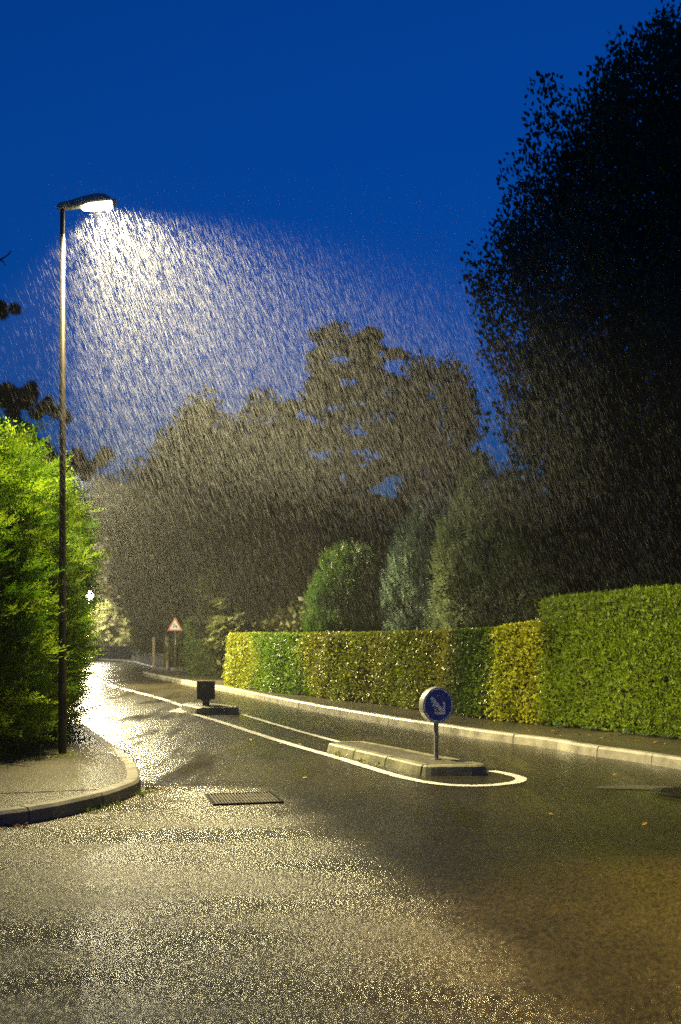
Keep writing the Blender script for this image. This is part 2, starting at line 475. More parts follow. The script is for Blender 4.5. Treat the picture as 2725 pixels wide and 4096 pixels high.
# ------------------------------------------------------------------ black square beacon panel on the far island
root = empty('bollard_panel', (-2.93, 23.15, .138), R(12), 'black square bollard panel seen from behind on the far traffic island', 'bollard')
bm = bmesh.new()
sq = [(-.195, .135), (-.185, .125), (.185, .125), (.195, .135), (.2, .51), (.19, .522), (-.19, .522), (-.2, .51)]
bm_prism(bm, sq, -.035, .035, Matrix.Rotation(R(90), 4, 'X'))
obj_bm('panel', bm, BLACKPLASTIC, root)
bm = bmesh.new()
nk = [(-.075, 0), (.075, 0), (.075, .09), (.1, .118), (.15, .1255), (-.15, .1255), (-.1, .118), (-.075, .09)]
bm_prism(bm, nk, -.03, .03, Matrix.Rotation(R(90), 4, 'X'))
obj_bm('neck', bm, BLACKPLASTIC, root)
bm = bmesh.new(); bm_box(bm, -.06, .06, -.033, -.0305, .055, .07); bm_box(bm, -.04, .04, -.033, -.0305, .095, .107); obj_bm('label_strip', bm, SMUDGE, root)
bm = bmesh.new()
for (u, v, w_, h_) in [(-.09, .40, .05, .012), (-.075, .42, .06, .014), (-.06, .385, .05, .012), (-.05, .435, .03, .01), (-.02, .40, .02, .03), (-.1, .375, .03, .012)]:
    bm_box(bm, u, u + w_, -.0375, -.0355, v, v + h_)
obj_bm('sticker_remains', bm, SMUDGE, root)

# ------------------------------------------------------------------ street lamps
WARM = (1.0, .86, .44)
def emis(name, c, s, transp=False):
    m, nt, out = new_mat(name)
    e = N(nt, 'ShaderNodeEmission', Strength=s); e.inputs[0].default_value = (*c, 1)
    if transp:
        t = N(nt, 'ShaderNodeBsdfTransparent'); t.inputs[0].default_value = (.9, .9, .9, 1)
        a = N(nt, 'ShaderNodeAddShader'); L(nt, e.outputs[0], a.inputs[0]); L(nt, t.outputs[0], a.inputs[1]); L(nt, a.outputs[0], out.inputs[0])
    else:
        L(nt, e.outputs[0], out.inputs[0])
    return m
GLASS_LIT = emis('lit_lamp_glass', (1, .93, .72), 26, True)
VISOR = simple_mat('lamp_visor_plastic', (.42, .38, .24), (.5, .46, .3), 20, .25, bump=0)

def street_lamp(loc, rz, H, tilt, label, beams):
    root = empty('street_lamp', loc, rz, label, 'street lamp', 'street lamps on the left pavement')
    bm = bmesh.new()
    zs = [0, .02, .9, .92, H*.5, H]
    rs = [.052, .052, .051, .047, .039, .029]
    bm_tube(bm, [(0, 0, z) for z in zs], rs, 16)
    obj_bm('pole', bm, POLEMAT, root, True)
    bm = bmesh.new(); bm_box(bm, -.025, .025, -.0545, -.04, .45, .75); obj_bm('service_door', bm, POLEMAT, root)
    head = bpy.data.objects.new('lamp_head', None)
    # housing: lofted sections along +x, open hollow below the front half
    bm = bmesh.new()
    secs = [(-.055, .045, .055, -.02, .05), (-.03, .06, .062, -.025, .065), (.12, .085, .07, -.03, .08), (.30, .13, .07, -.012, .11), (.45, .145, .07, -.012, .125), (.56, .135, .065, -.012, .115), (.62, .11, .05, -.012, .08)]
    rings = []
    for x, w, _, zb, zt in secs:
        pr = [(-w*.86, zb), (-w, zb + .03), (-w*.92, zt*.62), (-w*.55, zt*.93), (0, zt), (w*.55, zt*.93), (w*.92, zt*.62), (w, zb + .03), (w*.86, zb)]
        rings.append([bm.verts.new((x, y, z)) for y, z in pr])
    m_ = len(rings[0])
    for a, b in zip(rings, rings[1:]):
        for k in range(m_): bm.faces.new((a[k], a[(k+1) % m_], b[(k+1) % m_], b[k]))
    bm.faces.new(rings[0]); bm.faces.new(rings[-1][::-1])
    T = Matrix.Translation((0, 0, H - .02)) @ Matrix.Rotation(R(-tilt), 4, 'Y') @ Matrix.Diagonal((1.04, .95, .92, 1))
    bm.transform(T)
    hd = obj_bm('lamp_head', bm, HEADMAT, root, False)
    md = hd.modifiers.new('b', 'BEVEL'); md.width = .008; md.segments = 2
    # glass bowl
    bm = bmesh.new()
    secs = [(.285, .09, .0), (.31, .105, -.045), (.40, .112, -.062), (.54, .108, -.066), (.60, .09, -.055), (.625, .07, .0)]
    rings = []
    for x, w, zb in secs:
        rings.append([bm.verts.new((x, y, z)) for y, z in [(-w, -.014), (-w*.96, -.014 + zb*.6), (-w*.6, -.014 + zb), (0, -.014 + zb*1.06), (w*.6, -.014 + zb), (w*.96, -.014 + zb*.6), (w, -.014)]])
    for a, b in zip(rings, rings[1:]):
        for k in range(6): bm.faces.new((a[k], a[k+1], b[k+1], b[k]))
    bm.transform(T)
    obj_bm('lamp_glass', bm, GLASS_LIT, hd, True)
    # front visor
    bm = bmesh.new()
    vz = -.105
    pts0 = [(-.10, .012), (-.10, -.03), (-.075, vz), (.075, vz), (.10, -.03), (.10, .012)]
    fr = [bm.verts.new((.628, y, z)) for y, z in pts0]
    bk = [bm.verts.new((.70, y*.82, z*.8 + .012)) for y, z in pts0]
    bm.faces.new(fr); bm.faces.new(bk[::-1])
    for k in range(6): bm.faces.new((fr[k], fr[(k+1) % 6], bk[(k+1) % 6], bk[k]))
    bm.transform(T)
    vv = obj_bm('visor', bm, VISOR, hd)
    # the optic: a strong beam thrown across the road and a weaker wide spread below; further aimed beams are added fill
    for (pw, tl, az, sz, bl) in beams:
        ld = bpy.data.lights.new('lamp_light', 'SPOT')
        ld.energy = pw; ld.color = WARM; ld.spot_size = R(sz); ld.spot_blend = bl; ld.shadow_soft_size = .05
        lo = bpy.data.objects.new('lamp_light', ld); COL.objects.link(lo); lo.parent = root
        lo.location = T @ Vector((.46, 0, -.035))
        d = Vector((math.sin(R(tl))*math.cos(R(az)), math.sin(R(tl))*math.sin(R(az)), -math.cos(R(tl))))
        lo.rotation_euler = d.to_track_quat('-Z', 'Y').to_euler()
    bpy.data.objects.remove(head)
    return root

LAMP_W = 9000
AMBER_W = 8500
street_lamp((-3.5, 13.4, .138), R(36), 6.9, 19, 'tall brown street lamp beside the feathery green hedge, its head lighting the rain',
            [(LAMP_W*.95, 36, -56, 84, .5), (LAMP_W*.5, 18, -51, 112, .3), (LAMP_W*.3, 66, 24, 34, .8)])  # last beam is added to brighten the garden cypresses
street_lamp((-9.45, 33, .138), R(-12), 6.9, 6, 'second street lamp mostly hidden behind the hedge and the first lamp pole', [(LAMP_W*5.2, 28, -33, 104, .25), (LAMP_W*1.6, 52, 97, 62, .5), (LAMP_W*1.3, 73, -23, 42, .7)])  # last two are added to light the far junction and garden cypresses
root = empty('street_lamp', (-17.75, 75, .138), 0, 'far globe lantern shining at the hedge edge near the bend of the road', 'street lamp', 'street lamps on the left pavement')
bm = bmesh.new(); bm_tube(bm, [(0, 0, 0), (0, 0, 1), (0, 0, 4.2)], [.08, .06, .045], 12); obj_bm('pole', bm, POLEMAT, root, True)
bm = bmesh.new(); bmesh.ops.create_uvsphere(bm, u_segments=24, v_segments=16, radius=.33); bm.transform(Matrix.Translation((0, 0, 4.44))); obj_bm('lamp_globe', bm, GLASS_LIT, root, True)
bm = bmesh.new(); bm_tube(bm, [(0, 0, 4.69), (0, 0, 4.74), (0, 0, 4.80)], [.14, .1, .03], 16); obj_bm('lamp_cap', bm, HEADMAT, root, True)
ld = bpy.data.lights.new('lamp_light', 'POINT'); ld.energy = 3600; ld.color = (1, .88, .58); ld.shadow_soft_size = .12
lo = bpy.data.objects.new('lamp_light', ld); COL.objects.link(lo); lo.parent = root; lo.location = (0, 0, 4.44)
# amber lamp on the right pavement just outside the frame: its pool of light reaches the near road
root = empty('street_lamp', (5.9, 8.2, .138), R(205), 'amber street lamp on the right pavement beside the near road', 'street lamp')
bm = bmesh.new(); bm_tube(bm, [(0, 0, 0), (0, 0, 1), (0, 0, 4.4)], [.07, .06, .045], 12); obj_bm('pole', bm, POLEMAT, root, True)
bm = bmesh.new(); bm_tube(bm, [(0, 0, 4.4), (.25, 0, 4.55), (.7, 0, 4.6)], .025, 10); obj_bm('arm', bm, POLEMAT, root, True)
bm = bmesh.new(); bm_tube(bm, [(.7, 0, 4.68), (.7, 0, 4.6), (.7, 0, 4.5)], [.04, .1, .17], 20, False); obj_bm('lamp_shade', bm, HEADMAT, root, True)
bm = bmesh.new(); bmesh.ops.create_uvsphere(bm, u_segments=16, v_segments=10, radius=.06); bm.transform(Matrix.Translation((.7, 0, 4.56))); obj_bm('lamp_bulb', bm, emis('amber_bulb', (1, .6, .15), 20, True), root, True)
ld = bpy.data.lights.new('lamp_light', 'SPOT'); ld.energy = AMBER_W; ld.color = (1, .62, .16); ld.spot_size = R(42); ld.spot_blend = 1; ld.shadow_soft_size = .06
lo = bpy.data.objects.new('lamp_light', ld); COL.objects.link(lo); lo.parent = root; lo.location = (.7, 0, 4.5)
lo.rotation_euler = Vector((3.1, .45, -4.4)).to_track_quat('-Z', 'Y').to_euler()

# ------------------------------------------------------------------ foliage templates
def rhomb(x0, y0, z0, dx, dy, dz, w, nz=0.0):
    """slim diamond from a base point along (dx,dy,dz)"""
    d = np.array([dx, dy, dz]); b = np.array([-dy, dx, 0.0]); b = b/ (np.linalg.norm(b) + 1e-9) * w
    p = np.array([x0, y0, z0])
    return [p, p + d*.45 + b + np.array([0, 0, nz]), p + d, p + d*.45 - b + np.array([0, 0, nz])]

def quads(lst):
    V = np.array([v for q in lst for v in q]); F = np.arange(len(V)).reshape(-1, 4)
    return V, F

LEAF_T = quads([[np.array(p) for p in [(0, 0, 0), (.45, .30, .06), (1, 0, -.04), (.45, -.30, .06)]]])
def spray_t(n=7, w=.035, L_=.36, seed=0):
    r = random.Random(seed); q = [rhomb(0, 0, 0, 1.0, 0, -.03, .018)]
    for i in range(n):
        t = .08 + .86*i/(n-1)
        ln = L_*(1 - .72*t)*r.uniform(.8, 1.15)
        for s in (-1, 1):
            a = R(r.uniform(30, 48))
            q.append(rhomb(t, 0, -.03*t, ln*math.cos(a), s*ln*math.sin(a), r.uniform(-.05, .09), w*r.uniform(.8, 1.2), .01))
    return quads(q)
SPRAY = spray_t()
def plume_t(n=8, seed=1):
    r = random.Random(seed); V = []; F = []; o = 0
    tv, tf = spray_t(6, .030, .36, seed)
    for i in range(n):
        t = .0 + .78*i/(n-1); s = (.55 - .28*t)*r.uniform(.8, 1.15)
        sd = (-1) ** i
        az = R(r.uniform(22, 45))*sd; el = R(r.uniform(-12, 30)); roll = R(r.uniform(-50, 50))
        M = Matrix.Rotation(az, 3, 'Z') @ Matrix.Rotation(-el, 3, 'Y') @ Matrix.Rotation(roll, 3, 'X')
        M = np.array(M)
        v = (tv*s) @ M.T + np.array([t, 0, .05*math.sin(3*t)])
        V.append(v); F.append(tf + o); o += len(v)
    v = tv*.42 + np.array([.62, 0, .03]); V.append(v); F.append(tf + o)
    return np.vstack(V), np.vstack(F)
PLUMES = [plume_t(8, s) for s in (1, 2, 3)]
def tuft_t(n=26, seed=2):
    r = np.random.default_rng(seed); q = []
    for d in norm(r.normal(size=(n, 3)) + np.array([.7, 0, 0])):
        q.append(rhomb(0, 0, 0, *(d*r.uniform(.7, 1.0)), .03))
    return quads(q)
TUFT = tuft_t()

def cols(n, k, c1, c2, jit=.25, f=None):
    """per-instance mix of two leaf colours with brightness jitter -> per-vertex"""
    if f is None: f = rng.random(n)
    c = np.array(c1)[None]*(1-f[:, None]) + np.array(c2)[None]*f[:, None]
    c = c*(1 + jit*rng.normal(size=(n, 1))*.6).clip(.35, 1.9)
    return np.repeat(c, k, 0)

# ------------------------------------------------------------------ the feathery cypress hedge on the left
def cypress_hedge():
    root = empty('cypress_hedge', (-4.9, 14, .136), 0, 'tall feathery bright green cypress hedge behind the street lamp', 'hedge')
    off = np.array([-4.9, 14, .136])
    # cross-section centre path and half width
    path = resample([(-9, 10.3), (-6.6, 11.6), (-5.35, 13.0), (-5.2, 14.2), (-5.4, 15.6), (-6.1, 18.5), (-6.8, 20.6)], .25)
    Hh = 3.78
    def halfw(z):
        return 1.27 * (1 - np.clip((z - 2.2)/2.2, 0, 1)**2.4*.5) * (1 - np.clip((1.3 - z)/1.3, 0, 1)*.16)
    t = np.gradient(path, axis=0); t /= np.linalg.norm(t, axis=1, keepdims=True)
    nr = np.stack([t[:, 1], -t[:, 0]], 1)          # to the road side
    # solid dark core, added to block light inside the hedge
    bm = bmesh.new()
    rings = []
    for i in range(0, len(path), 3):
        hh = Hh - .45 + .2*math.sin(i*.9)
        ring = []
        for z in (0.25, .8, 1.6, 2.4, 3.1, hh):
            ring.append((+1, z))
        for z in (hh, 2.4, 1.2, .25):
            ring.append((-1, z))
        rings.append([bm.verts.new((*(path[i] + nr[i]*s*(halfw(z) - .42)), z)) for s, z in ring])
    for a, b in zip(rings, rings[1:]):
        m_ = len(a)
        for k in range(m_): bm.faces.new((a[k], a[(k+1) % m_], b[(k+1) % m_], b[k]))
    bm.faces.new(rings[0]); bm.faces.new(rings[-1][::-1])
    bm.transform(Matrix.Translation(-Vector(off)))
    obj_bm('branches', bm, HEDGE_CORE, root)
    # plumes
    n = 9500
    arc = np.minimum(rng.random(n), rng.random(n))*.0 + rng.random(n)**1.25
    idx = (arc*(len(path) - 2)).astype(int)
    fr = rng.random(n)
    P = path[idx] + (path[idx+1] - path[idx])*fr[:, None]
    z = .12 + (Hh - .15)*rng.random(n)**.92
    top = rng.random(n) < .20
    sgn = np.where(rng.random(n) < .82, 1.0, -1.0)
    lump = 1 + .12*np.sin(P[:, 1]*4.1 + z*1.7) + .10*np.sin(P[:, 1]*9.3 - z*4.6)
    w = (halfw(z) - .34)*lump
    w = np.where(top, (halfw(np.full(n, Hh)) - .1)*(rng.random(n)*2 - 1), w)
    z = np.where(top, Hh - .28 + .14*rng.normal(size=n), z)
    Q = np.zeros((n, 3)); Q[:, :2] = P + nr[idx]*(w*np.where(top, 1, sgn))[:, None]; Q[:, 2] = z
    outd = np.zeros((n, 3)); outd[:, :2] = nr[idx]*np.where(top, .25*rng.normal(size=n), sgn)[:, None]
    # near end cap faces the side street
    T = outd*1.0 + np.array([.10, -.30, .0]) + np.array([0, 0, 1.0])*np.where(top, 1.0, .30 + .18*(z/Hh))[:, None] + rand_dir(n)*.42
    lead = np.where(top)[0][::14]                 # upright leader shoots
    T[lead] = np.array([.08, -.03, 1.6]) + rng.normal(size=(len(lead), 3))*.22
    Q[lead, 2] = Hh - .1 + rng.random(len(lead))*.12
    spike = np.where((~top) & (sgn > 0) & (z > .8))[0][::22]     # longer sprays that break the outline
    T[spike] = outd[spike] + np.array([.05, -.1, .38]) + rng.normal(size=(len(spike), 3))*.16
    M = frames(T, np.array([0, 0, 1.0]) + rand_dir(n)*.8)
    sc = (.36 + .62*rng.random(n)**2.6)*np.where(top, 1.1, 1.0); sc[lead] = rng.uniform(.8, 1.25, len(lead)); sc[spike] = rng.uniform(.72, .98, len(spike))
    Vs, Fs, Cs, o = [], [], [], 0
    which = rng.integers(0, 3, n)
    for k in range(3):
        m = which == k
        tv, tf = PLUMES[k]
        V, F = scatter(tv, tf, Q[m] - off, M[m], sc[m])
        Vs.append(V); Fs.append(F + o); o += len(V)
        Cs.append(cols(m.sum(), len(tv), (.05, .155, .006), (.38, .52, .022), .4))
    obj_np('foliage', np.vstack(Vs), np.vstack(Fs), NEEDLE, root, np.vstack(Cs))
cypress_hedge()

# ------------------------------------------------------------------ clipped hedges
def hedge(name, front, depth, heights, n, label, colour_fn, size=(.035, .06), mat=LEAF, tmpl=LEAF_T, z0=.13, out=.06, bulge=.065, up=.2, group='clipped hedges along the right pavement', side=1):
    """front: base polyline at pavement level; body lies to the side given (left of travel=+1)"""
    f0 = resample(front, .25); npt = len(f0)
    hs = np.interp(np.linspace(0, 1, npt), np.linspace(0, 1, len(heights)), heights)
    t = np.gradient(f0, axis=0); t /= np.linalg.norm(t, axis=1, keepdims=True)
    inn = np.stack([-t[:, 1], t[:, 0]], 1)*side
    c = np.array([*f0[npt//2], z0])
    root = empty(name, tuple(c), 0, label, 'hedge', group)
    ph = rng.uniform(0, 6, 4)
    def wob(s, z):
        return bulge*(np.sin(s*1.7 + ph[0] + z*1.1) + .3*np.sin(s*4.1 + ph[1] - 2.6*z) + .6*np.sin(z*4.3 + ph[2] + s))
    bm = bmesh.new(); rings = []
    for i in range(npt):
        h = hs[i]; ring = []
        for u, z in [(.10, .10), (.07, h*.5), (.08, h - .12), (.16, h - .05), (depth - .16, h - .05), (depth - .07, h*.5), (depth - .1, .1)]:
            q = f0[i] + inn[i]*(u - wob(i*.25, z)*(1 if u < depth/2 else 0))
            ring.append(bm.verts.new((q[0] - c[0], q[1] - c[1], z)))
        rings.append(ring)
    for a, b in zip(rings, rings[1:]):
        for k in range(len(a)): bm.faces.new((a[k], a[(k+1) % 7], b[(k+1) % 7], b[k]))
    bm.faces.new(rings[0]); bm.faces.new(rings[-1][::-1])
    obj_bm('branches', bm, HEDGE_CORE, root)  # solid dark core, put in to keep light from passing through
    L_ = .25*(npt - 1); hm = hs.mean()
    areas = np.array([L_*hm, L_*depth, depth*hm, depth*hm]); areas = areas/areas.sum()
    cnt = (areas*n).astype(int)
    Ps, Ns, Ss = [], [], []
    for face, k in enumerate(cnt):
        if face < 2: s = rng.random(k)*(npt - 1)
        else: s = np.full(k, 0.0 if face == 2 else npt - 1.001)
        i = np.minimum(s.astype(int), npt - 2); fr = (s - i)[:, None]
        base = f0[i]*(1 - fr) + f0[i+1]*fr; h = hs[i]*(1 - fr[:, 0]) + hs[i+1]*fr[:, 0]
        ii = inn[i]; tt = t[i]
        P = np.zeros((k, 3)); Nn = np.zeros((k, 3))
        if face == 0:
            z = .02 + rng.random(k)**.95*(h - .02 + .03*np.sin(s*.9) + .02*np.sin(s*2.3 + 1))
            base = base + tt*rng.normal(size=(k, 1))*.12
            u = -wob(s*.25, z) - out*rng.random(k) + .09*rng.random(k)
            rc = np.clip((z - (h - .12))/.12, 0, 1); u = u + .06*rc**2
            P[:, :2] = base + ii*u[:, None]; P[:, 2] = z; Nn[:, :2] = -ii; Nn[:, 2] = .25
        elif face == 1:
            u = rng.random(k)*depth
            P[:, :2] = base + ii*u[:, None]; P[:, 2] = h + rng.normal(size=k)*.018 - .03*rng.random(k); Nn[:, 2] = 1; Nn[:, :2] = -ii*.2
        else:
            u = rng.random(k)*depth; z = rng.random(k)*h; sg = -1 if face == 2 else 1
            P[:, :2] = base + ii*u[:, None] + tt*sg*(.04*rng.random(k)[:, None] + .02*np.sin(z*6)[:, None]); P[:, 2] = z; Nn[:, :2] = tt*sg; Nn[:, 2] = .2
        Ps.append(P); Ns.append(Nn); Ss.append(s/(npt - 1))
    P = np.vstack(Ps); Nn = norm(np.vstack(Ns)); s = np.concatenate(Ss)
    zrel = P[:, 2] / np.interp(s, np.linspace(0, 1, npt), hs)
    k = len(P)
    T = Nn*.55 + rand_dir(k)*.8 + np.array([0, 0, up])
    M = frames(T, Nn + rand_dir(k)*.55)
    tv, tf = tmpl
    P[:, :2] -= c[:2]
    V, F = scatter(tv, tf, P, M, rng.uniform(*size, k))
    C = np.repeat(colour_fn(s, zrel, k), len(tv), 0)
    obj_np('foliage', V, F, mat, root, C)
    return root

def bands(stops, jit=.3):
    xs = [a for a, _, _ in stops]
    def fn(s, z, k):
        s2 = s + rng.normal(size=k)*.03 + .03*np.sin(z*5 + s*9)
        a = np.stack([np.interp(s2, xs, [q[1][j] for q in stops]) for j in range(3)], 1)
        b = np.stack([np.interp(s2, xs, [q[2][j] for q in stops]) for j in range(3)], 1)
        f = rng.random((k, 1))
        return (a*(1 - f) + b*f)*(1 + jit*rng.normal(size=(k, 1))*.6).clip(.4, 1.8)
    return fn

G1, G2 = (.06, .15, .004), (.17, .27, .006)      # fresh green
Y1, Y2 = (.15, .19, .004), (.32, .33, .008)     # yellow green
B1, B2 = (.12, .115, .008), (.22, .21, .014)      # browning
D1, D2 = (.025, .065, .010), (.07, .12, .015)   # dark glossy
# long mixed hedge, far end to near end
hedge('mixed_hedge', [(-3.37, 31.9), (-1.03, 27.0), (1.17, 22.6), (2.0, 20.55)], 1.1, [1.56, 1.54, 1.54, 1.56], 52000,
      'long low clipped hedge with green and brown bands behind the traffic islands',
      bands([(0, Y1, Y2), (.16, Y1, Y2), (.2, G1, G2), (.42, G1, G2), (.47, Y1, Y2), (.55, B1, B2), (.62, G1, Y2), (.74, B1, B2), (.82, B1, G2), (1, B1, B2)]), size=(.05, .085))
hedge('glossy_hedge', [(2.02, 20.5), (2.78, 18.95)], 1.1, [1.57, 1.62], 15000, 'dark glossy green stretch of low clipped hedge behind the blue sign',
      bands([(0, B1, B2), (.3, D1, D2), (.7, D1, G2), (1, Y1, Y2)]), size=(.045, .08))
hedge('yellow_hedge', [(2.80, 18.9), (3.15, 18.35), (3.42, 17.75)], 1.1, [1.64, 1.70, 1.72], 15000, 'yellow leaved stretch of clipped hedge next to the tall conifer hedge',
      bands([(0, (.24, .28, .006), (.50, .52, .015)), (.7, (.30, .32, .006), (.62, .60, .02)), (1, (.07, .11, .006), (.22, .26, .015))]), size=(.045, .085))
hedge('conifer_hedge', [(3.40, 17.85), (3.9, 17.0), (4.93, 15.35), (6.6, 12.6)], 1.4, [2.08, 2.16, 2.20, 2.25], 52000, 'tall neatly clipped bright green conifer hedge at the right edge',
      bands([(0, (.11, .19, .004), (.27, .36, .006)), (1, (.09, .16, .004), (.22, .31, .006))], .25), size=(.05, .10), mat=NEEDLE, tmpl=spray_t(5, .06, .42, 4), up=.5, bulge=.03)
hedge('dark_hedge', [(-6.0, 41.6), (-4.1, 38.6)], 2.4, [2.15, 2.3], 9000, 'dark green far hedge beside the triangular warning sign',
      bands([(0, (.04, .085, .015), (.09, .14, .03)), (1, (.02, .035, .01), (.05, .06, .02))]), size=(.10, .18), mat=NEEDLE, tmpl=spray_t(4, .07, .4, 5), bulge=.09)  # shade on the near end is put into the leaf colour
hedge('far_hedge', [(-13.25, 68), (-10.9, 60.5)], 2, [1.7, 1.75], 6000, 'far narrow yellow green hedge above the tan wall',
      bands([(0, (.12, .14, .012), (.2, .2, .03)), (.2, (.05, .08, .01), (.10, .12, .02)), (1, (.04, .06, .01), (.07, .09, .02))]), size=(.12, .2), z0=.5, tmpl=LEAF_T)  # lamp-lit far end is put into the leaf colour

# low walls far away
def wall(name, a, b, h, th, mat, label, cap=True, z0=.12):
    a = Vector((*a, 0)); b = Vector((*b, 0)); d = b - a
    root = empty(name, (a.x, a.y, z0), math.atan2(d.y, d.x), label, 'wall')
    bm = bmesh.new(); bm_box(bm, 0, d.length, 0, th, 0, h); bmesh.ops.bevel(bm, geom=bm.edges[:], offset=.015, segments=1, affect='EDGES')
    obj_bm('wall_body', bm, mat, root)
    if cap:
        bm = bmesh.new(); bm_box(bm, -.03, d.length + .03, -.04, th + .04, h + .002, h + .07); obj_bm('coping', bm, mat, root)
    return root
wall('low_wall', (-13.25, 67.6), (-9.3, 55.5), .55, .3, TANWALL, 'low tan garden wall under the far yellow green hedge')
w2 = wall('low_wall', (-16.6, 73.5), (-13.6, 72.5), .85, .35, GREYWALL, 'low dark grey wall at the bend of the road')
bm = bmesh.new(); bm_box(bm, -.45, -.05, -.05, .38, 0, .98); obj_bm('pillar', bm, TANWALL, w2)

# thin pale gate posts at the far junction
for k, (x, y) in enumerate([(-9.35, 53.3), (-8.55, 52.5)]):
    p_ = empty('gate_post', (x, y, .13), 0, ['thin pale gate post left of the dark trunk at the far junction', 'thin pale gate post right of the dark trunk at the far junction'][k], 'gate post', 'pale gate posts')
    bm = bmesh.new(); bm_box(bm, -.06, .06, -.06, .06, 0, 1.45); obj_bm('shaft', bm, TANWALL, p_)
    bm = bmesh.new(); bm_box(bm, -.08, .08, -.08, .08, 1.452, 1.5); obj_bm('cap', bm, TANWALL, p_)

# triangular warning sign
root = empty('warning_sign', (-7.5, 48.3, .13), R(-4), 'red edged white triangular warning sign on a thin pole', 'road sign')
bm = bmesh.new(); bm_tube(bm, [(0, 0, 0), (0, 0, 2.05)], .03, 10); obj_bm('post', bm, STEEL, root, True)
def tri(bm, s, y, th, zc):
    h = s*.866
    pts = [(-s/2, -h/3), (s/2, -h/3), (0, 2*h/3)]
    q = []
    for i_ in range(3):       # rounded corners
        a, b, c_ = Vector(pts[i_-1]), Vector(pts[i_]), Vector(pts[(i_+1) % 3])
        q += [b + (a-b).normalized()*.05*s, b + ((a-b).normalized() + (c_-b).normalized())*.016*s, b + (c_-b).normalized()*.05*s]
    M = Matrix.Translation((0, y, zc)) @ Matrix.Rotation(R(90), 4, 'X')
    bm_prism(bm, [tuple(v) for v in q], 0, th, M)
bm = bmesh.new(); tri(bm, .72, -.032, .012, 2.0); obj_bm('red_triangle', bm, SIGNRED, root)
bm = bmesh.new(); tri(bm, .50, -.046, .002, 1.995); wt = obj_bm('white_field', bm, SIGNWHITE, root)
bm = bmesh.new()
for (cx, cz, r_) in [(-.03, 2.06, .03), (-.07, 1.96, .028), (.06, 1.97, .035), (.01, 1.99, .02)]:
    bm_box(bm, cx - r_, cx + r_, -.052, -.0485, cz - r_*1.3, cz + r_*1.3)
obj_bm('pictogram', bm, BLACKPLASTIC, wt)

# small round red sign far behind the cypress edge
root = empty('round_sign', (-18.55, 78.5, .1), R(-8), 'small blurred orange red round sign beside the far lamp', 'road sign')
bm = bmesh.new(); bm_tube(bm, [(0, 0, 0), (0, 0, 1.75)], .03, 8); obj_bm('post', bm, STEEL, root, True)
bm = bmesh.new(); bm_tube(bm, [(0, -.05, 1.6), (0, -.08, 1.6)], .24, 24); obj_bm('disc', bm, SIGNRED, root)

# ------------------------------------------------------------------ trees
def trunk_bm(path, r0, r1, limbs=()):
    bm = bmesh.new()
    p = smooth_path(path, 1); n = len(p)
    bm_tube(bm, p, [r0 + (r1 - r0)*(i/(n-1)) for i in range(n)], 9)
    for lp, a, b in limbs:
        q = smooth_path(lp, 1); m_ = len(q)
        bm_tube(bm, q, [a + (b - a)*(i/(m_-1)) for i in range(m_)], 6)
    return bm

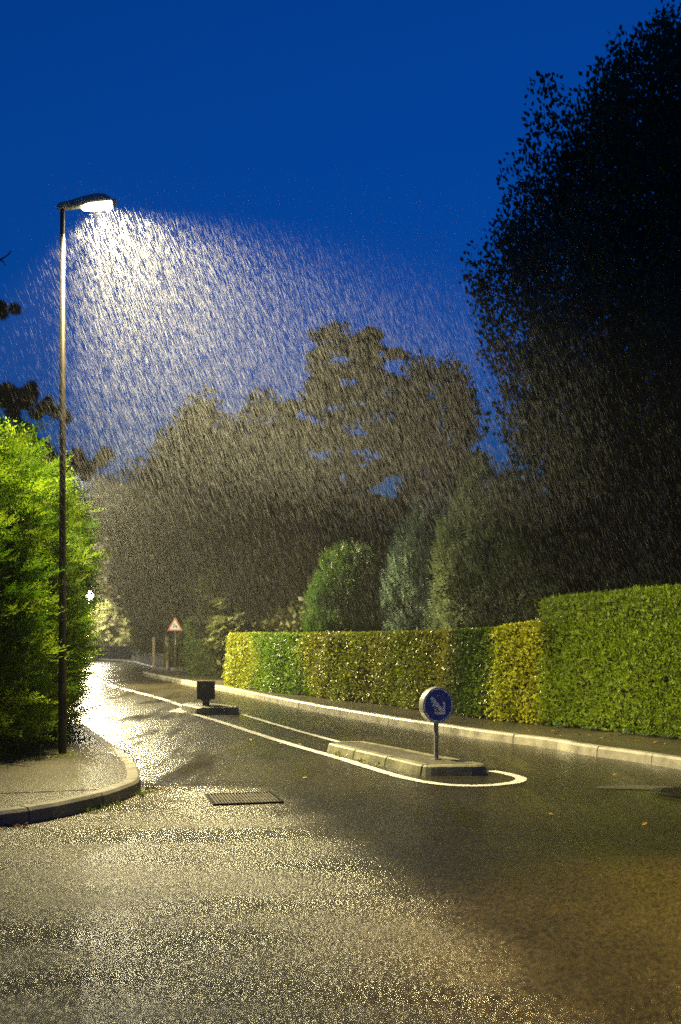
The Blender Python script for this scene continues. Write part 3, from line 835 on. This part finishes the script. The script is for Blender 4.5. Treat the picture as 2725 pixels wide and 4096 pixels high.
def tree(name, x, y, profile, n_clump, per, clump_r, size, c1, c2, label, cat='tree', tmpl=LEAF_T, mat=DARKLEAF, shell=.55, up=.5, outw=.6, rnd=.7, squash=1.0,
         lump=.2, trunk_r=.16, z0=.12, gaps=(), group=None, lean=0.0, tiers=None, jit=.3, nlimb=14):
    root = empty(name, (x, y, z0), 0, label, cat, group)
    zs = np.array([p[0] for p in profile]); rs = np.array([p[1] for p in profile])
    ph = rng.uniform(0, 6.28, 6)
    zz = np.linspace(zs[0], zs[-1], 200); w = np.interp(zz, zs, rs)**1.4 + .02
    z = rng.choice(zz, n_clump, p=w/w.sum()) + rng.normal(size=n_clump)*.05
    if tiers is not None:
        tz = np.array(tiers); near = tz[np.abs(z[:, None] - tz[None]).argmin(1)]
        z = near + (z - near)*.38
    th = rng.random(n_clump)*2*PI
    r = np.interp(z, zs, rs)*(1 + lump*np.sin(3*th + z*1.3 + ph[0]) + lump*.7*np.sin(5*th - z*2.1 + ph[1]) + lump*.6*np.sin(z*4.0 + ph[2] + 2*th))
    rr = r*(shell + (1 - shell)*rng.random(n_clump)**.6)
    C = np.stack([np.cos(th)*rr, np.sin(th)*rr, z], 1)
    if tiers is not None: C[:, 2] -= .06*rr
    keep = np.ones(n_clump, bool)
    for gx, gz, gr, gh in gaps:                      # real holes through the crown
        keep &= ~((np.abs(C[:, 0] - gx) < gr) & (np.abs(C[:, 2] - gz) < gh))
    C = C[keep]; nc = len(C)
    k = nc*per
    CC = np.repeat(C, per, 0)
    o = rng.normal(size=(k, 3)); ol = np.linalg.norm(o, axis=1, keepdims=True); o *= np.minimum(1, 1.75/ol)*clump_r; o[:, 2] *= squash
    P = CC + o
    for gx, gz, gr, gh in gaps:
        m = (np.abs(P[:, 0] - gx) < gr*.8) & (np.abs(P[:, 2] - gz) < gh*.8)
        P = P[~m]; CC = CC[~m]
    k = len(P)
    outd = norm(np.stack([P[:, 0], P[:, 1], np.zeros(k)], 1))
    T = outd*outw + np.array([0, 0, up]) + rand_dir(k)*rnd
    M = frames(T, np.array([0, 0, .7]) + outd*.5 + rand_dir(k)*.6)
    tv, tf = tmpl
    V, F = scatter(tv, tf, P, M, rng.uniform(size[0], size[1], k))
    cf = (np.sin(P[:, 0]*2.2 + ph[3]) * np.sin(P[:, 2]*1.9 + ph[4]) + np.sin(P[:, 1]*2.7 + ph[5]))*.2 + rng.random(k)
    Cc = cols(k, len(tv), c1, c2, jit, cf.clip(0, 1))
    H = zs[-1]
    limbs = []
    for i_ in range(min(nlimb, nc)):
        e = C[rng.integers(nc)]
        s0 = Vector((0, 0, max(.4, e[2]*.72)))
        ee = Vector(e); mid = s0.lerp(ee, .5) + Vector((0, 0, .1))
        limbs.append(([s0, mid, ee], trunk_r*(.35 if i_ < 14 else .1), trunk_r*(.07 if i_ < 14 else .03)))
    obj_bm('trunk', trunk_bm([(0, 0, 0), (.05, 0, H*.3), (-.04, .03, H*.6), (0, 0, H*.93)], trunk_r, trunk_r*.12, limbs), BARK, root, True)
    obj_np('crown', V, F, mat, root, Cc)
    return root

LT = 'trees behind the right hedge'
SP4 = spray_t(4, .07, .42, 8)
# big broadleaved tree on the right and its neighbour
tree('broadleaf_tree', 7.4, 22.3, [(4.2, 2.0), (5.4, 3.5), (7, 4.25), (8.8, 4.5), (9.5, 3.8), (11, 3.95), (11.9, 3.7), (12.4, 2.7), (13.5, 1.5), (14.3, .5)], 1500, 80, .20, (.085, .145),
     (.010, .020, .006), (.03, .05, .014), 'huge dark broadleaved tree towering above the clipped conifer hedge', squash=1.7, nlimb=160, shell=.35, up=.9, outw=.4, lump=.05, trunk_r=.3, group=LT)
tree('broadleaf_tree', 10.4, 24.0, [(1, 2.5), (5, 4.0), (9, 4.4), (13, 3.8), (16, 2.4), (17.5, .4)], 500, 60, .35, (.15, .25),
     (.010, .020, .006), (.03, .05, .014), 'taller dark tree behind the huge broadleaved tree at the right edge', shell=.35, up=.7, outw=.4, lump=.12, trunk_r=.3, group=LT)
# dark spreading yew between the conifer hedge and the big tree
tree('dark_yew', 6.25, 20.6, [(.3, 2.5), (1.6, 2.75), (3, 2.7), (4.5, 2.3), (5.6, 1.6), (6.5, .5)], 420, 26, .25, (.26, .46),
     (.010, .018, .006), (.035, .05, .014), 'dark spreading twiggy conifer behind the conifer hedge', tmpl=SP4, up=-.05, outw=1.0, rnd=.5, lump=.2, trunk_r=.2, group=LT)
tree('dark_yew', 9.6, 19.5, [(.3, 2.6), (3, 2.8), (5, 2.2), (6.8, .6)], 260, 26, .3, (.26, .46),
     (.010, .018, .006), (.03, .045, .014), 'dark conifer filling the right edge behind the tall hedge', tmpl=SP4, up=0, outw=1.0, rnd=.5, lump=.2, trunk_r=.2, group=LT)
for x_, y_, lb in [(8.2, 28, 'dark conifer deep behind the big tree trunk'), (12.5, 27, 'dark conifer deep behind the right edge of the tall hedge')]:
    tree('dark_yew', x_, y_, [(.3, 3.4), (3, 3.6), (6, 2.8), (9, .6)], 420, 26, .4, (.4, .7), (.008, .012, .005), (.02, .03, .010), lb, tmpl=SP4, up=0, outw=1.0, rnd=.5, lump=.1, trunk_r=.2, group=LT)
# upright garden cypresses
UP = dict(tmpl=SP4, mat=NEEDLE, up=1.3, outw=.5, rnd=.45, lump=.05, trunk_r=.08, group=LT, shell=.8)
tree('garden_cypress', 2.40, 27.0, [(.2, 1.2), (1.6, 1.32), (3, 1.15), (4, .82), (4.7, .42), (5.0, .08)], 420, 30, .15, (.16, .30), (.08, .13, .085), (.20, .27, .18), 'blue green rounded cypress behind the dark glossy hedge', **UP)
tree('garden_cypress', 3.40, 24.2, [(.2, 1.1), (1.6, 1.25), (3.2, 1.12), (4.3, .8), (5.1, .4), (5.4, .08)], 420, 30, .15, (.16, .30), (.08, .12, .055), (.20, .25, .11), 'olive green rounded cypress right of the blue green one', **UP)
tree('garden_cypress', .25, 28.2, [(.2, 1.1), (1.5, 1.12), (2.6, .9), (3.5, .5), (3.95, .08)], 300, 30, .15, (.16, .30), (.03, .08, .012), (.08, .14, .022), 'low fresh green cypress behind the middle of the mixed hedge', **UP)
# middle-distance trees
MD = dict(mat=DARKLEAF, trunk_r=.2, group=LT)
MC = ((.010, .017, .003), (.026, .036, .005))
tree('conical_tree', -7.8, 60, [(2.2, 3.2), (4.5, 3.8), (8, 4.0), (10.6, 2.9), (12.6, 1.6), (14.8, .2)], 800, 42, .42, (.28, .48), *MC, 'conical dark tree, leftmost of the tall trees behind the hedge', **MD)
tree('rounded_tree', -3.2, 46, [(.6, 2.4), (3, 2.8), (6, 2.2), (8.6, 1.85), (10.2, 1.2), (11.3, .7), (11.7, .15)], 640, 42, .30, (.22, .36), *MC, 'round topped dark tree beside the conical tree', **MD)
tree('cedar_tree', .35, 41.5, [(2, 2.4), (4.2, 2.3), (6.6, 2.5), (8, 2.3), (8.9, 1.5), (9.8, 2.5), (11, 2.0), (12, 1.35), (12.7, 1.7), (13.4, .8), (13.9, .3)], 900, 40, .24, (.20, .34), *MC,
     'tallest dark cedar with layered branches in the middle', squash=.4, up=.05, outw=1.0, lump=.3, tiers=[2.6, 4.2, 5.4, 6.6, 8.1, 9.5, 10.6, 11.5, 12.5, 13.3], gaps=[(-1.2, 7.35, .5, .3), (2.1, 7.5, .9, .35), (-1.7, 8.8, .6, .22)], **MD)
tree('columnar_tree', 3.55, 40.0, [(1.5, 1.6), (5, 1.2), (7, 1.25), (9, 1.45), (10.8, 1.3), (11.5, .8), (12.0, .2)], 400, 38, .24, (.20, .34), *MC, 'narrow ragged dark tree between the cedar and the big broadleaved tree', lump=.35, **MD)
tree('dark_tree', -.6, 37.0, [(.3, 2.2), (2, 2.4), (4, 1.9), (5.4, .6)], 260, 34, .28, (.16, .28), (.03, .03, .012), (.07, .07, .025), 'low dark bushy tree in front of the tall trees', **MD)
tree('dark_tree', 1.1, 33.5, [(.3, 1.6), (2.2, 1.9), (4.2, 1.6), (5.6, .5)], 240, 34, .26, (.16, .28), (.016, .022, .007), (.04, .05, .014), 'dark bushy tree between the fresh green cypress and the cedar', **MD)
tree('dark_tree', 3.6, 33.0, [(.3, 2.2), (2.5, 2.2), (4.5, 1.5), (5.6, .4)], 260, 34, .28, (.16, .28), (.02, .024, .010), (.05, .055, .02), 'low dark bushy tree behind the garden cypresses', **MD)
tree('drooping_cedar', -3.3, 36.6, [(1.2, .8), (1.7, 1.25), (2.4, 1.3), (3.2, .8), (3.9, .2)], 70, 18, .18, (.28, .5), (.035, .045, .014), (.09, .10, .035), 'pale feathery cedar branch drooping over the far end of the mixed hedge', tmpl=SP4, mat=NEEDLE,
     up=-.25, outw=1.0, rnd=.4, trunk_r=.08, group=LT, tiers=[1.5, 2.1, 2.8, 3.4])
tree('dark_tree', -2.6, 38.6, [(.3, 1.8), (2, 2.0), (3.6, 1.6), (4.8, .5)], 240, 34, .26, (.16, .28), (.02, .024, .007), (.05, .055, .014), 'low dark bushy tree behind the drooping cedar branch', mat=DARKLEAF, trunk_r=.2, group=LT)
tree('dark_tree', -8.95, 54.5, [(2.3, 1.0), (3.5, 1.9), (6, 2.3), (8, 1.7), (9.5, .4)], 300, 34, .4, (.24, .40), (.025, .024, .010), (.055, .05, .02), 'dark tree with a bare trunk between the pale gate posts', trunk_r=.14, mat=DARKLEAF, group=LT)
tree('dark_tree', -9.4, 63.0, [(2.2, 2.0), (4, 2.6), (7, 2.4), (9.5, .8)], 260, 34, .45, (.26, .44), (.025, .024, .010), (.055, .05, .02), 'dark tree overhanging the far yellow green hedge', trunk_r=.2, mat=DARKLEAF, group=LT)
tree('dark_tree', -7.2, 48.8, [(.2, .5), (.8, .7), (1.6, .45), (2.0, .1)], 60, 30, .16, (.12, .2), (.07, .08, .02), (.15, .15, .05), 'small pale bush at the foot of the warning sign', cat='bush', trunk_r=.05, mat=DARKLEAF, group='roadside bushes')
# far, beyond the bend
FC = ((.15, .14, .08), (.30, .27, .17))  # leaf colour brightened to stand in for stronger far-lamp light
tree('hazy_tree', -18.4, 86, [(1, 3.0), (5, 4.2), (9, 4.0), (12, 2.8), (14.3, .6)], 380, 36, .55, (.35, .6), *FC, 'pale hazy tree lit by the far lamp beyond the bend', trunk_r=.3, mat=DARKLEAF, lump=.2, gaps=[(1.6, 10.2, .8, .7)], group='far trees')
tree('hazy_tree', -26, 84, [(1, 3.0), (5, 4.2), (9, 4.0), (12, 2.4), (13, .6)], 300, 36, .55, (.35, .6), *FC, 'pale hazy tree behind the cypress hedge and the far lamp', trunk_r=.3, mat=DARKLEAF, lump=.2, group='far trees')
tree('hazy_tree', -12.5, 80, [(1, 3.0), (4, 3.6), (7, 3.0), (9.4, .6)], 300, 36, .5, (.35, .6), (.05, .045, .02), (.10, .09, .045), 'brownish hazy tree right of the pale hazy tree', trunk_r=.3, mat=DARKLEAF, lump=.2, group='far trees')
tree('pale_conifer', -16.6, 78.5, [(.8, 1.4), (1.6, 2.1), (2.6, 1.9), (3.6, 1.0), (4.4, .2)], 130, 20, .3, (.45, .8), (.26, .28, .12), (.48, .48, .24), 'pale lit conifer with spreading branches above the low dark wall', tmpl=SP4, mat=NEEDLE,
     up=.05, outw=1.0, rnd=.4, trunk_r=.12, tiers=[1.2, 1.9, 2.7, 3.6], group='far trees')  # pale leaf colour replaces some of the far lamp's light
tree('low_bush', -17.6, 74.4, [(.1, .8), (.5, .95), (.9, .6), (1.1, .1)], 60, 30, .16, (.14, .24), (.10, .14, .04), (.24, .27, .1), 'low pale green bush by the low dark wall at the bend', cat='bush', trunk_r=.05, mat=DARKLEAF, group='roadside bushes')

# ------------------------------------------------------------------ pine, its branches reaching in from the left
def pine():
    bx, by = -8.9, 22.0
    root = empty('pine_tree', (bx, by, .12), 0, 'dark pine at the left edge with needle clumps reaching past the lamp pole', 'tree')
    def W(px, py, d=22.0):
        return Vector(((px - 784)*d/2450 - bx, d - by, 1.6 + (1468 - py)*d/2450 - .12))
    br = [[(-150, 900), (-40, 930), (20, 936), (70, 942), (95, 948), (130, 962), (152, 955)],
          [(-150, 740), (-60, 730), (0, 722), (34, 712)],
          [(-120, 640), (-40, 612), (0, 598), (18, 588), (26, 578)],
          [(-150, 1040), (20, 1090), (120, 1078), (165, 1075), (205, 1078), (232, 1064), (255, 1050)],
          [(5, 940), (18, 958), (20, 985), (50, 992)],
          [(0, 598), (8, 602), (12, 610)], [(195, 1075), (198, 1090), (192, 1104)], [(165, 1075), (182, 1060), (186, 1045)]]
    limbs = []
    for k, b in enumerate(br):
        q = [W(px, py, 22.0 + .3*math.sin(i_*1.7 + k)) for i_, (px, py) in enumerate(b)]
        if k in (0, 1, 2, 3): q = [Vector((0, 0, q[0].z - .4))] + q
        limbs.append((q, .055 if k in (0, 1, 3) else .022, .012))
    obj_bm('trunk', trunk_bm([(0, 0, 0), (.1, 0, 4), (-.1, .1, 8), (0, 0, 11)], .22, .05, limbs), BARK, root, True)
    cl = [(5, 912, 24, 22), (28, 918, 26, 22), (55, 918, 24, 20), (72, 905, 14, 24), (20, 900, 14, 16), (35, 960, 10, 10), (82, 952, 12, 12), (98, 940, 14, 12), (112, 930, 10, 14), (128, 948, 10, 14), (153, 960, 8, 12),
          (5, 715, 12, 18), (33, 712, 10, 10), (60, 990, 14, 12), (45, 978, 12, 8), (70, 1003, 10, 10), (28, 948, 14, 6),
          (150, 1065, 12, 14), (178, 1052, 14, 18), (186, 1070, 16, 14), (205, 1078, 14, 10), (236, 1058, 12, 16), (243, 1042, 9, 12), (253, 1050, 7, 8), (196, 1095, 9, 12), (222, 1068, 12, 9), (165, 1085, 14, 8), (128, 1068, 10, 14), (122, 1050, 8, 16)]
    P = []
    for px, py, rx, ry in cl:
        k = int(rx*ry*.42)
        for _ in range(k):
            a = random.random()*6.28; r_ = math.sqrt(random.random())
            P.append(W(px + rx*r_*math.cos(a), py + ry*r_*math.sin(a), 22 + random.uniform(-.35, .35)))
    # the part of the crown outside the frame
    for _ in range(500):
        z = random.uniform(5.5, 11.5); a = random.random()*6.28; r_ = random.uniform(.3, 1.0)*(2.0 - .25*abs(z - 8))
        P.append(Vector((-1.6 + r_*math.cos(a), r_*math.sin(a), z)))
    P = np.array([tuple(p_) for p_ in P])
    k = len(P)
    T = rand_dir(k)*.6 + np.array([.4, 0, .8])
    tv, tf = TUFT
    V, F = scatter(tv, tf, P, frames(T, rand_dir(k)), rng.uniform(.09, .15, k))
    obj_np('crown', V, F, DARKLEAF, root, cols(k, len(tv), (.010, .012, .005), (.022, .026, .010), .2))
pine()

# ------------------------------------------------------------------ house at the left edge
root = empty('house', (-10.5, 22.63, .12), R(20), 'white rendered house with a brown tiled roof behind the cypress hedge', 'house')
def ho(name, bm, mat, parent=root): return obj_bm(name, bm, mat, parent)
EV, HWd = 5.72, 4.0
RG = EV + .47*HWd
sl = .47
RX = Matrix.Rotation(R(90), 4, 'X')            # profile (x, z), extruded along -y
bm = bmesh.new(); bm_prism(bm, [(-HWd, 0), (HWd, 0), (HWd, EV), (0, RG), (-HWd, EV)], -5.5, 0, RX); ho('wall', bm, RENDERWALL)
bm = bmesh.new()
for s_ in (-1, 1):
    a = [(0, RG + .02), (s_*(HWd + .25), RG + .02 - sl*(HWd + .25)), (s_*(HWd + .25), RG + .19 - sl*(HWd + .25)), (0, RG + .19)]
    bm_prism(bm, a, -5.7, .22, RX)
rf = ho('roof', bm, ROOFTILE)
bm = bmesh.new(); bm_box(bm, 2.75, 3.12, .5, .9, RG - 1.45, RG - .55); bm_box(bm, 2.69, 3.18, .44, .96, RG - .548, RG - .48); ho('chimney', bm, GREYWALL, rf)
bm = bmesh.new(); bm_box(bm, 1.6, 2.7, -.06, -.002, 3.3, 4.5); wf = ho('window', bm, SIGNWHITE)
bm = bmesh.new(); bm_box(bm, 1.68, 2.62, -.075, -.062, 3.38, 4.42); ho('pane', bm, DARK, wf)

# ------------------------------------------------------------------ drain grate and manhole
root = empty('drain_grate', (-.9625, 10.55, 0), R(13.4), 'square slotted iron drain grate in the road by the kerb corner', 'drain grate')
bm = bmesh.new(); bm_box(bm, -.33, .33, -.33, .33, .001, .005); obj_bm('shade_sheet', bm, DARK, root)  # flat black sheet: the dark under the bars put in as colour
bm = bmesh.new()
for a in [(-.345, .345, -.345, -.318), (-.345, .345, .318, .345), (-.345, -.318, -.3175, .3175), (.318, .345, -.3175, .3175)]: bm_box(bm, *a, .002, .018)
obj_bm('frame', bm, IRON, root)
bm = bmesh.new()
for i_ in range(20):
    x = -.30 + .6*i_/19
    bm_box(bm, x - .0075, x + .0075, -.3172, .3172, .0055, .0165)
for y in (-.11, .11): bm_box(bm, -.3172, .3172, y - .006, y + .006, .0052, .0135)
obj_bm('bars', bm, simple_mat('worn_iron_bars', (.10, .09, .07), (.26, .23, .18), 14, .3, metallic=.3, bump=.2, bscale=80), root)

root = empty('manhole_cover', (3.62, 10.98, 0), R(20), 'dark round iron manhole cover at the right edge of the road', 'manhole cover')
bm = bmesh.new(); bm_tube(bm, [(0, 0, .001), (0, 0, .010)], .40, 48); obj_bm('frame', bm, IRON, root)
bm = bmesh.new(); bm_tube(bm, [(0, 0, .0105), (0, 0, .013)], .345, 48)
for ix in range(-7, 8):
    for iy in range(-7, 8):
        x, y = ix*.045, iy*.045
        if x*x + y*y < .31**2: bm_box(bm, x - .011, x + .011, y - .011, y + .011, .0132, .019)
obj_bm('lid', bm, IRON, root)

# ------------------------------------------------------------------ litter, weeds, fallen leaves
def litter(name, pts, spread, n, size, c1, c2, z, label, flat=True, up=0):
    P = np.zeros((n, 3)); a = np.array(pts)[rng.integers(0, len(pts), n)]
    P[:, :2] = a + rng.normal(size=(n, 2))*spread; P[:, 2] = z + rng.random(n)*.012
    T = rand_dir(n); T[:, 2] = np.abs(T[:, 2])*up + rng.normal(size=n)*.12
    V, F = scatter(*LEAF_T, P, frames(T, np.array([0, 0, 1.0]) + rand_dir(n)*.5), rng.uniform(*size, n)*1.0)
    o = obj_np(name, V, F, LEAF, None, cols(n, 4, c1, c2))
    return tag(o, label, 'litter' if not up else 'weeds', None, 'stuff')
litter('leaf_litter', [(-1.98, 11.2), (-1.9, 11.25), (-1.8, 11.2), (-1.7, 11.28)], .05, 90, (.02, .06), (.06, .04, .015), (.22, .12, .04), .006, 'brown leaf litter in the gutter at the kerb corner')
litter('leaf_litter', [(-2.85, 8.88), (-2.72, 9.0), (-2.95, 8.8)], .05, 60, (.025, .06), (.07, .03, .012), (.22, .08, .03), .006, 'reddish leaf litter under the near kerb')
litter('weeds', [(-2.3, 9.75), (-2.2, 9.95), (-2.12, 10.2), (-2.03, 10.75), (-1.98, 11.1)], .03, 120, (.02, .06), (.06, .09, .015), (.16, .2, .03), .004, 'tiny weeds along the foot of the left kerb', up=2.0)
litter('weeds', [(.25, 13.75), (.35, 13.55), (.48, 13.3), (0, 14.3), (-.1, 14.6)], .03, 110, (.02, .05), (.08, .09, .015), (.2, .2, .03), .004, 'tiny weeds along the foot of the long traffic island', up=1.2)
litter('ivy', [(4.55, 15.75), (4.75, 15.45), (4.95, 15.15), (5.15, 14.85), (4.3, 16.1), (3.95, 16.7), (3.6, 17.3)], .07, 330, (.04, .09), (.03, .08, .02), (.14, .2, .06), .16, 'glossy ground ivy at the foot of the conifer hedge', up=1.2)
litter('moss', [(-3.55, 13.05), (-3.42, 13.1), (-3.65, 12.9), (-3.38, 13.25)], .07, 400, (.012, .03), (.07, .10, .01), (.2, .22, .02), .139, 'yellow green moss at the foot of the lamp pole', up=.8)

lf_me = None
spots = []
for _ in range(34):
    t_ = random.random(); k = (3.1 + 1.6*t_ + random.uniform(-.45, .55), 17.0 - 2.6*t_ + random.uniform(-.3, .3)); spots.append((*k, .141))
spots += [(x, y, .006) for x, y in [(2.2, 10.5), (1.9, 9.6), (2.6, 10.9), (-.9, 16.0), (-1.4, 16.6), (-.6, 15.9), (-2.1, 17.5), (.3, 16.6), (3.2, 12.4), (-.4, 12.1), (-1.1, 13.3), (2.6, 9.1)]]
for i_, (x, y, z) in enumerate(spots):
    if lf_me is None:
        tv = np.array([(-.5, 0, .02), (-.2, .28, .09), (.2, .22, .05), (.5, 0, .0), (.2, -.24, .07), (-.2, -.26, .03), (0, 0, -.03)], float)
        tf = np.array([(6, 3, 2), (6, 2, 1), (6, 1, 0), (6, 0, 5), (6, 5, 4), (6, 4, 3)])
        o = obj_np('fallen_leaf', tv, tf, LEAF, None, np.repeat(np.array([[.42, .27, .03]]), 7, 0)); lf_me = o
        LEAF2 = simple_mat('yellow_dead_leaf', (.30, .16, .02), (.5, .34, .05), 9, .35, bump=.1)
        o.data.materials.clear(); o.data.materials.append(LEAF2)
    else:
        o = lf_me.copy(); COL.objects.link(o)
    o.location = (x, y, z + .004); s = random.uniform(.035, .085); o.scale = (s, s*random.uniform(.6, 1), s)
    o.rotation_euler = (random.uniform(-.3, .3), random.uniform(-.3, .3), random.uniform(0, 6.28))
    tag(o, 'small yellow fallen leaf lying on the wet pavement by the right hedge' if z > .1 else 'small yellow fallen leaf lying on the wet road', 'leaf', 'fallen leaves on the right pavement' if z > .1 else 'fallen leaves on the road')

# ------------------------------------------------------------------ unseen leaf screen added behind the viewpoint to block blue sky light
n_ = 9000
Pw = np.stack([rng.uniform(-34, 34, n_), rng.uniform(-13.5, -9.5, n_), 0*np.ones(n_)], 1)
Pw[:, 2] = rng.random(n_)*(9 + 2.2*np.sin(Pw[:, 0]*.5) + 1.4*np.sin(Pw[:, 0]*1.3))
Vw, Fw = scatter(*LEAF_T, Pw, frames(rand_dir(n_), rand_dir(n_)), rng.uniform(.7, 1.5, n_))
tag(obj_np('sky_blocker', Vw, Fw, DARKLEAF, None, cols(n_, 4, (.02, .03, .01), (.04, .05, .015))), 'added unseen leaf screen blocking sky light behind the viewpoint', 'sky_blocker', None, 'stuff')

# ------------------------------------------------------------------ rain
def rain():
    def box(n, x, y, z):
        return np.stack([rng.uniform(*x, n), rng.uniform(*y, n), rng.uniform(*z, n)], 1)
    P = np.vstack([box(95000, (-6, 7), (12.2, 20), (1.8, 7.1)), box(65000, (-4.2, 3.2), (12.2, 17), (3.2, 7.0)), box(30000, (-14, 5), (20, 42), (1.4, 7.0)), box(45000, (-3.6, 1.6), (12.0, 16), (3.6, 7.0))])  # drops crowded near the lamp head to imitate its brighter beam
    P = P[(P[:, 1] > 17) | (P[:, 0] > -3.4) | (rng.random(len(P)) < .22)]  # thinned left of the lamp so that side reads as dimmer light
    n = len(P)
    d = norm(np.array([.36, .05, -.93]) + rng.normal(size=(n, 3))*.035)
    M = frames(d, rand_dir(n))
    tv = np.array([(-.5, 0, 0), (0, 1, 0), (0, -.5, .866), (0, -.5, -.866), (.5, 0, 0)])
    tf = np.array([(0, 1, 2), (0, 2, 3), (0, 3, 1), (4, 2, 1), (4, 3, 2), (4, 1, 3)])
    ln = rng.uniform(.04, .14, n); r = .0006 + .0010*rng.random(n)**1.6
    V, F = scatter(tv, tf, P, M, np.stack([ln, r, r], 1))
    m, nt, out = new_mat('rain_water')
    a = N(nt, 'ShaderNodeBsdfTranslucent'); a.inputs[0].default_value = (.9, .9, .9, 1)
    b = N(nt, 'ShaderNodeBsdfDiffuse'); b.inputs[0].default_value = (.9, .9, .9, 1)
    mx = N(nt, 'ShaderNodeMixShader', Fac=.5); L(nt, a.outputs[0], mx.inputs[1]); L(nt, b.outputs[0], mx.inputs[2]); tr = N(nt, 'ShaderNodeBsdfTransparent'); m2 = N(nt, 'ShaderNodeMixShader', Fac=.058)
    L(nt, tr.outputs[0], m2.inputs[1]); L(nt, mx.outputs[0], m2.inputs[2]); L(nt, m2.outputs[0], out.inputs[0])
    o = obj_np('rain', V, F, m)
    tag(o, 'slanting rain lit white in the beam of the street lamps', 'rain', None, 'stuff')
rain()

# ------------------------------------------------------------------ wet misty air
HAZE = True
if HAZE:
    bm = bmesh.new(); bm_box(bm, -110, 70, -15, 125, -1.2, 19)
    m, nt, out = new_mat('misty_air')
    v = N(nt, 'ShaderNodeVolumePrincipled', Density=.0007, Anisotropy=.35); v.inputs['Color'].default_value = (.9, .9, .88, 1)
    L(nt, v.outputs[0], out.inputs['Volume'])
    tag(obj_bm('haze', bm, m), 'thin wet mist in the night air', 'haze', None, 'stuff')

# ------------------------------------------------------------------ dusk sky
W = bpy.data.worlds.new("World"); S.world = W; W.use_nodes = True
nt = W.node_tree
for n_ in list(nt.nodes): nt.nodes.remove(n_)
out = N(nt, 'ShaderNodeOutputWorld'); bg = N(nt, 'ShaderNodeBackground', Strength=1.0)
sky = N(nt, 'ShaderNodeTexSky', _sky_type='NISHITA', _sun_disc=False, _sun_elevation=R(-1.0), _sun_rotation=R(200), _ozone_density=6.0, _air_density=1.0, _dust_density=0.3)
mul = N(nt, 'ShaderNodeMix', _data_type='RGBA', _blend_type='MULTIPLY'); mul.inputs[0].default_value = 1
mul.inputs[7].default_value = (.05, 1.12, 1.02, 1)
L(nt, sky.outputs[0], mul.inputs[6]); L(nt, mul.outputs[2], bg.inputs[0]); L(nt, bg.outputs[0], out.inputs[0])

# ------------------------------------------------------------------ camera
cd = bpy.data.cameras.new('camera'); co = bpy.data.objects.new('camera', cd); COL.objects.link(co)
co.location = (0, 0, 1.6); co.rotation_euler = (R(90), 0, 0)
cd.sensor_fit = 'VERTICAL'; cd.sensor_height = 36; cd.sensor_width = 24
cd.lens = 2450/2357*36
cd.shift_y = (1468 - 1178.5)/2357
cd.clip_end = 3000; cd.clip_start = .1
cd.dof.use_dof = True; cd.dof.focus_distance = 13.0; cd.dof.aperture_fstop = 1.4
S.camera = co

S.render.engine = 'CYCLES'
S.view_settings.view_transform = 'Standard'; S.view_settings.look = 'None'
S.view_settings.exposure = 0; S.view_settings.gamma = 1
S.cycles.use_denoising = False
S.cycles.max_bounces = 6; S.cycles.diffuse_bounces = 2; S.cycles.glossy_bounces = 3; S.cycles.transparent_max_bounces = 24; S.cycles.volume_bounces = 0
S.cycles.sample_clamp_indirect = 4
